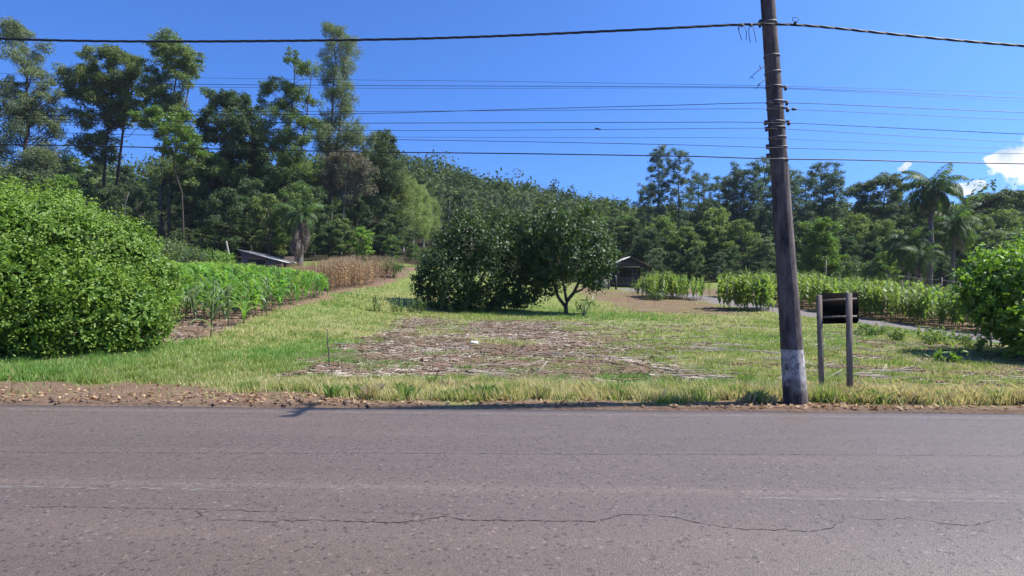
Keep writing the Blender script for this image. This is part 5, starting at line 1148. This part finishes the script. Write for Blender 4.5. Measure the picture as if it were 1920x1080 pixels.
# ------------------------------------------------------------------ grass
def blades(name, label, n, ymin, ymax, seed, hscale=1, density_fn=None, wscale=1.0, power=1.0, extra=None):
    r = np.random.default_rng(seed); u = r.random(n); a, b = 1 / ymin ** power, 1 / ymax ** power; Y = (a + (b - a) * u) ** (-1 / power)
    X = r.uniform(-1, 1, n) * (Y * .95 + 1.2)
    R_ = regions(X, Y); v = road_v(X, Y)
    n1 = fbm(X, Y, 1.3, 91); n2 = fbm(X, Y, 4.5, 92); n3 = fbm(X, Y, .45, 93)
    keep = 1 - np.clip(R_['soil'] * 1.05, 0, .985) - .86 * R_['straw'] * (1 - .6 * sstep(.55, .7, n1)) - 1.0 * R_['lane']
    keep = keep * (1 - sstep(62, 68, Y)) * (.35 + 1.0 * sstep(.3, .6, n3)); keep = np.where(v < 8.22 + .5 * n3, 0, keep)
    m = r.random(n) < keep; X = X[m]; Y = Y[m]; v = v[m]; n1 = n1[m]; n2 = n2[m]; n3 = n3[m]; R_ = {k: q[m] for k, q in R_.items()}; n = len(X)
    Z = terrain(X, Y)
    tall_ = .035 + .055 * n1 + .035 * r.random(n)
    verge = (1 - sstep(9.5, 10.5, v)) * sstep(-5, -2, X); rightdry = verge * sstep(5.2, 6.5, X)
    tall_ += verge * (.02 + .13 * r.random(n) * n3 * 1.6) + .09 * sstep(.62, .75, n3) * r.random(n) * (Y < 30)
    leftside = (1 - sstep(-8, -6.5, X)) * (Y < 16); tall_ += .045 * leftside
    tall_ *= hscale
    tall_ *= np.where(Y > 30, .8, 1)
    w = (.006 + .00085 * Y) * r.uniform(.6, 1.3, n) * wscale * (1 + 0 * Y)
    az = r.random(n) * 6.283; lean = r.uniform(.2, .95, n) * tall_; dx, dy = np.cos(az), np.sin(az)
    base = np.stack([X, Y, Z - .01], 1); sd = np.stack([-dy, dx, 0 * X], 1) * w[:, None] / 2
    tip = base + np.stack([dx * lean, dy * lean, tall_], 1)
    V = np.stack([base - sd, base + sd, tip], 1).reshape(-1, 3); F = np.arange(3 * n).reshape(-1, 3)
    g1 = np.array([.130, .200, .036]); g2 = np.array([.250, .300, .080]); g3 = np.array([.115, .235, .040]); dr = np.array([.42, .36, .17]); dr2 = np.array([.54, .46, .26])
    q = r.random(n)[:, None]; c = g1 * q + g2 * (1 - q); lush = (sstep(.5, .65, n2) * .8)[:, None]; lush = np.maximum(lush, leftside[:, None] * .8); c = c * (1 - lush) + (g3 * (1.15 - .3 * q)) * lush
    pdry = np.clip(.14 + .62 * R_['dry'] + .85 * rightdry + .35 * (n2 < .42) * (Y > 12) - .5 * (n3 > .66), 0, .93) ; isd = (r.random(n) < pdry)[:, None]
    c = np.where(isd, dr * q + dr2 * (1 - q), c); c = np.concatenate([c, np.ones((n, 1))], 1)
    mb = MB().add(V, F, .5); me = mb.mesh(name, M['blade'], False, np.repeat(c, 3, 0)); props(link(name, me), label, kind='stuff'); print(name, n)
blades('grass', 'short grass of the verge and the plot', 570000, 8.1, 34, 1, power=1.0)
blades('far_grass', 'grass of the track and the far field', 130000, 26, 66, 2, hscale=1.3, wscale=1.2)

# verge tussocks: taller clumps along the road edge
def tussocks():
    r = np.random.default_rng(3); V = []; C = []
    spots = [(r.uniform(-2.6, 8.2), 0) for _ in range(170)] + [(r.uniform(4.6, 8.6), 1) for _ in range(430)]
    for x, kd in spots:
        v = 8.62 + abs(r.normal()) * (.8 if kd == 0 else .75); X = x; Y = (v - X * RV[0]) / RV[1]; z = gz(X, Y); n = int(r.uniform(40, 110)); h = r.uniform(.08, .24); 
        if abs(X - PX) < .3 and abs(Y - PY) < .35: continue
        green = r.random() < (.5 if kd == 0 else .03); base = np.array([.18, .27, .065]) if green else np.array([.46, .375, .21])
        if not green and r.random() < (.35 if kd == 0 else .1): base = np.array([.34, .33, .13])
        az = r.random(n) * 6.283; q = r.random(n); hh = h * r.uniform(.4, 1, n); ln = hh * r.uniform(.1, .8, n) * (.5 + q)
        bx = X + r.normal(size=n) * .05; by = Y + r.normal(size=n) * .05; w = r.uniform(.004, .011, n)
        B = np.stack([bx, by, np.full(n, z - .01)], 1); s = np.stack([-np.sin(az), np.cos(az), 0 * az], 1) * w[:, None] / 2; m = B + np.stack([np.cos(az) * ln * .4, np.sin(az) * ln * .4, hh * .7], 1); t = B + np.stack([np.cos(az) * ln, np.sin(az) * ln, hh], 1)
        V.append(np.stack([B - s, B + s, m + s * .7, t, ], 1).reshape(-1, 3)); C.append(np.repeat(base * r.uniform(.7, 1.25, (n, 1)), 4, 0))
    V = np.concatenate(V); C = np.concatenate(C); C = np.concatenate([C, np.ones((len(C), 1))], 1)
    props(link('verge_grass', MB().add(V, np.arange(len(V)).reshape(-1, 4)).mesh('verge_grass', M['blade'], False, C)), 'tufts of longer and drier grass along the road edge', kind='stuff')
tussocks()
# tall weeds in front of the citrus shade
for i in range(16):
    px = [703,712,738,744,752,770,776,782,789,795,830,845,868,872,905,930][i]; X, Y = ground_hit(px, 584 + (i % 3) * 2); r = np.random.default_rng(300 + i); mb = MB(); h = r.uniform(.45, .95)
    for k in range(3):
        e = np.array([r.normal() * .1, r.normal() * .1, h * r.uniform(.7, 1)]); mb.add(*tube_geo([(0, 0, -.03), e * .5, e], [.012, .01, .005], 4)); n = 26; f = r.random((n, 1)); leaf_cards(mb, e * f + r.normal(size=(n, 3)) * .05, .14, .035, .2, 0, r)
    props(link('tall_weed', mb.mesh('tall_weed', M['shrub']), None, (X, Y, gz(X, Y))), 'single tall thin weed at the edge of the citrus shade', 'weed', 'tall weeds at the edge of the citrus shade')
for i in range(34):
    px = rnd.uniform(1600, 1840); X, Y = ground_hit(px, np.interp(px, [1600, 1840], [622, 655]) + rnd.uniform(-6, 8)); r = np.random.default_rng(400 + i); mb = MB(); h = r.uniform(.25, .5)
    for k in range(3):
        e = np.array([r.normal() * .12, r.normal() * .12, h * r.uniform(.7, 1)]); mb.add(*tube_geo([(0, 0, -.03), e * .5, e], [.010, .008, .004], 4)); n = 14; f = r.random((n, 1)); leaf_cards(mb, e * f + r.normal(size=(n, 3)) * .05, .16, .05, .2, 0, r)
    props(link('lane_weed', mb.mesh('lane_weed', M['broad']), None, (X, Y, gz(X, Y))), 'small dark weed standing along the near side of the lane', 'weed', 'small dark weeds along the near side of the lane')

# ------------------------------------------------------------------ stubble litter, loose stalks, fallen leaves
def prism(n, X, Y, L, w, az, tilt, r, zoff=.012):
    Z = terrain(X, Y) + zoff + w * .4; d = np.stack([np.cos(az) * np.cos(tilt), np.sin(az) * np.cos(tilt), np.sin(tilt)], 1); s = np.stack([-np.sin(az), np.cos(az), 0 * az], 1); C = np.stack([X, Y, Z], 1); C[:, 2] += np.abs(np.sin(tilt)) * L / 2
    A = C - d * L[:, None] / 2; B = C + d * L[:, None] / 2; up = np.array([0, 0, 1.0]); W = w[:, None] / 2
    V = np.stack([A - s * W, A + s * W, A + up * W * 1.4, B - s * W * .8, B + s * W * .8, B + up * W * 1.2], 1).reshape(-1, 3); k = np.arange(n)[:, None] * 6
    F = np.concatenate([k + [0, 3, 5, 2], k + [2, 5, 4, 1], k + [1, 4, 3, 0]]); return V, F
def residue(name, label, n, ymin, ymax, seed, m_, lrange, wrange, sigma, reg='straw', flat=True):
    r = np.random.default_rng(seed); Y = 1 / (1 / ymin + (1 / ymax - 1 / ymin) * r.random(n)); X = r.uniform(-.62, 1.0, n) * Y; R_ = regions(X, Y); k = R_['straw'] + .75 * R_['brown'] + .22 * R_['left'] * (Y < 22) + .05 * (Y < 27) * (X > -3) ; cl = fbm(X * .5, Y * 1.4, .9, 55 + seed)
    m = (r.random(n) < k * (.25 + 1.1 * sstep(.42, .62, cl))) & (road_v(X, Y) > 9.6); X = X[m]; Y = Y[m]; n = len(X)
    L = r.uniform(*lrange, n) * r.uniform(.4, 1, n); w = r.uniform(*wrange, n); az = r.normal(size=n) * sigma + ROAD_A
    V, F = prism(n, X, Y, L, w, az, r.normal(size=n) * .05, r); props(link(name, MB().add(V, F, .5).mesh(name, M[m_])), label, kind='stuff'); print(name, n)
residue('stalk_litter', 'pale chopped stalks covering the harvested plot', 32000, 10.2, 34, 4, 'stalk', (.08, .55), (.008, .026), .75)
residue('dark_litter', 'dark rotting bits among the chopped stalks', 36000, 10.2, 34, 5, 'clod', (.08, .45), (.015, .05), .7)
r = np.random.default_rng(8); n = 26000; Y = 1 / (1 / 10.8 + (1 / 60 - 1 / 10.8) * r.random(n)); X = r.uniform(-.62, 1, n) * Y; R_ = regions(X, Y); m = r.random(n) < (R_['straw'] + .6 * R_['brown'] + .4 * R_['left'] * (Y < 20)); X = X[m]; Y = Y[m]; mb = MB(); leaf_cards(mb, np.stack([X, Y, terrain(X, Y) + .03], 1), .16, .05, 1.5, 0, r); props(link('husk_litter', mb.mesh('husk_litter', M['dead'])), 'dry husks and leaf scraps on the harvested ground', kind='stuff')
# larger loose stalks one can pick out, in loose piles
GS = 'long pale dead corn stalks lying on the plot'
stm = [MB().add(*tube_geo([(-.5, 0, 0), (-.1, .01 * (i - 1), .012), (.5, 0, 0)], [.5, .42, .25], 6)).mesh('dead_stalk', M['stalk']) for i in range(3)]
piles = [(1630,708,14,.8,.5),(1650,702,10,.7,.9),(1340,712,12,.7,.25),(1290,700,8,.9,.2),(970,690,10,.6,.9),(985,700,8,.9,.4),(930,708,9,.9,.15),(700,652,6,1.6,.1),(1060,668,9,1.0,.15),(1170,676,9,.7,.25),(1340,660,9,1.0,.15),(1420,675,8,1.0,.1),(1560,690,7,1.2,.15),(1700,700,7,.7,.2),(860,655,6,1.1,.15),(1480,665,6,1.1,.1),(1250,640,6,1.2,.15),(880,622,8,1.6,.08),(1000,615,8,1.8,.08),(1300,655,8,1.2,.15),(1720,648,6,1.2,.2),(1620,660,6,1.2,.3)]
for (px, py, n, sp, sg_) in piles:
    cx_, cy_ = ground_hit(px, py)
    for i in range(n):
        x = cx_ + rnd.gauss(0, .45) * sp; y_ = cy_ + rnd.gauss(0, .16); L = rnd.uniform(.35, 1.25); th_ = rnd.uniform(.012, .030)
        o = link('dead_stalk', stm[i % 3], None, (x, y_, gz(x, y_) + .03 + .012 * (i % 4)), 0, (L, th_, th_)); o.rotation_euler = (0, rnd.gauss(0, .07) - (.1 if sg_ > .6 else 0), rnd.gauss(0, sg_) + (.55 if sg_ > .6 else 0)); props(o, 'long pale dead corn stalk lying loose on the harvested plot', 'corn stalk', GS)
X, Y = ground_hit(889, 645); mb = MB(); V, F = box_geo((0, 0, .04), (.13, .07, .035), .2, .7); props(link('plastic_scrap', mb.add(V, F).mesh('plastic_scrap', M['white']), None, (X, Y, gz(X, Y))), 'crumpled white plastic scrap lying on the stubble', 'litter')
X, Y = ground_hit(1226, 677); mb = MB(); mb.add(*tube_geo([(-.1, 0, .03), (-.04, .01, .07), (.05, 0, .06), (.1, 0, .02)], [.03, .055, .06, .02], 6)); props(link('dark_clod', mb.mesh('dark_clod', M['bark'])), 'dark clod or charred stump lying in the grass', 'clod').location = (X, Y, gz(X, Y))
# fallen leaves along the road edge
r = np.random.default_rng(12); n = 2100; X = r.uniform(-8.8, 9, n); v = 8.22 + np.abs(r.normal(size=n)) * np.where(X < -2, .55, .22); Y = (v - X * RV[0]) / RV[1]; cl = fbm(X, Y, .5, 66); m = r.random(n) < (.25 + .9 * (cl > .5)) * np.where(X > -2, .5, 1); X = X[m]; Y = Y[m]
mb = MB(); leaf_cards(mb, np.stack([X, Y, terrain(X, Y) + .018], 1), .072, .042, 1.6, 0, r); props(link('leaf_litter', mb.mesh('leaf_litter', M['litter'])), 'fallen orange and tan leaves along the road edge', kind='stuff')
# small stones and dark clods on the dirt verge
mb = MB()
for i in range(190):
    x = rnd.uniform(-8.6, -1.5); v = 8.16 + abs(rnd.gauss(0, .35 if x < -2 else .1)); y_ = (v - x * RV[0]) / RV[1]; s = rnd.uniform(.008, .03) * (1.6 if rnd.random() < .06 else 1); V, F = box_geo((x, y_, gz(x, y_) + s * .3), (s, s * .8, s * .6), rnd.uniform(0, 3), .6); V = np.array(V) + np.random.default_rng(i).normal(size=(8, 3)) * s * .25; mb.add(V, F)
props(link('verge_gravel', mb.mesh('verge_gravel', M['clod'])), 'small clods and stones on the dirt verge', kind='stuff')


# ------------------------------------------------------------------ air
def haze_mat():
    m = bpy.data.materials.new('haze'); m.use_nodes = True; nt = m.node_tree; nt.nodes.clear(); o = nt.nodes.new('ShaderNodeOutputMaterial'); v = nt.nodes.new('ShaderNodeVolumePrincipled')
    v.inputs['Color'].default_value = (.80, .88, 1, 1); v.inputs['Density'].default_value = .00013; v.inputs['Anisotropy'].default_value = .15; nt.links.new(v.outputs[0], o.inputs['Volume']); return m
mb = MB(); mb.add(*box_geo((0, 150, 40), (480, 330, 46))); props(link('haze', mb.mesh('haze', haze_mat())), 'thin bluish air over the valley', kind='stuff')
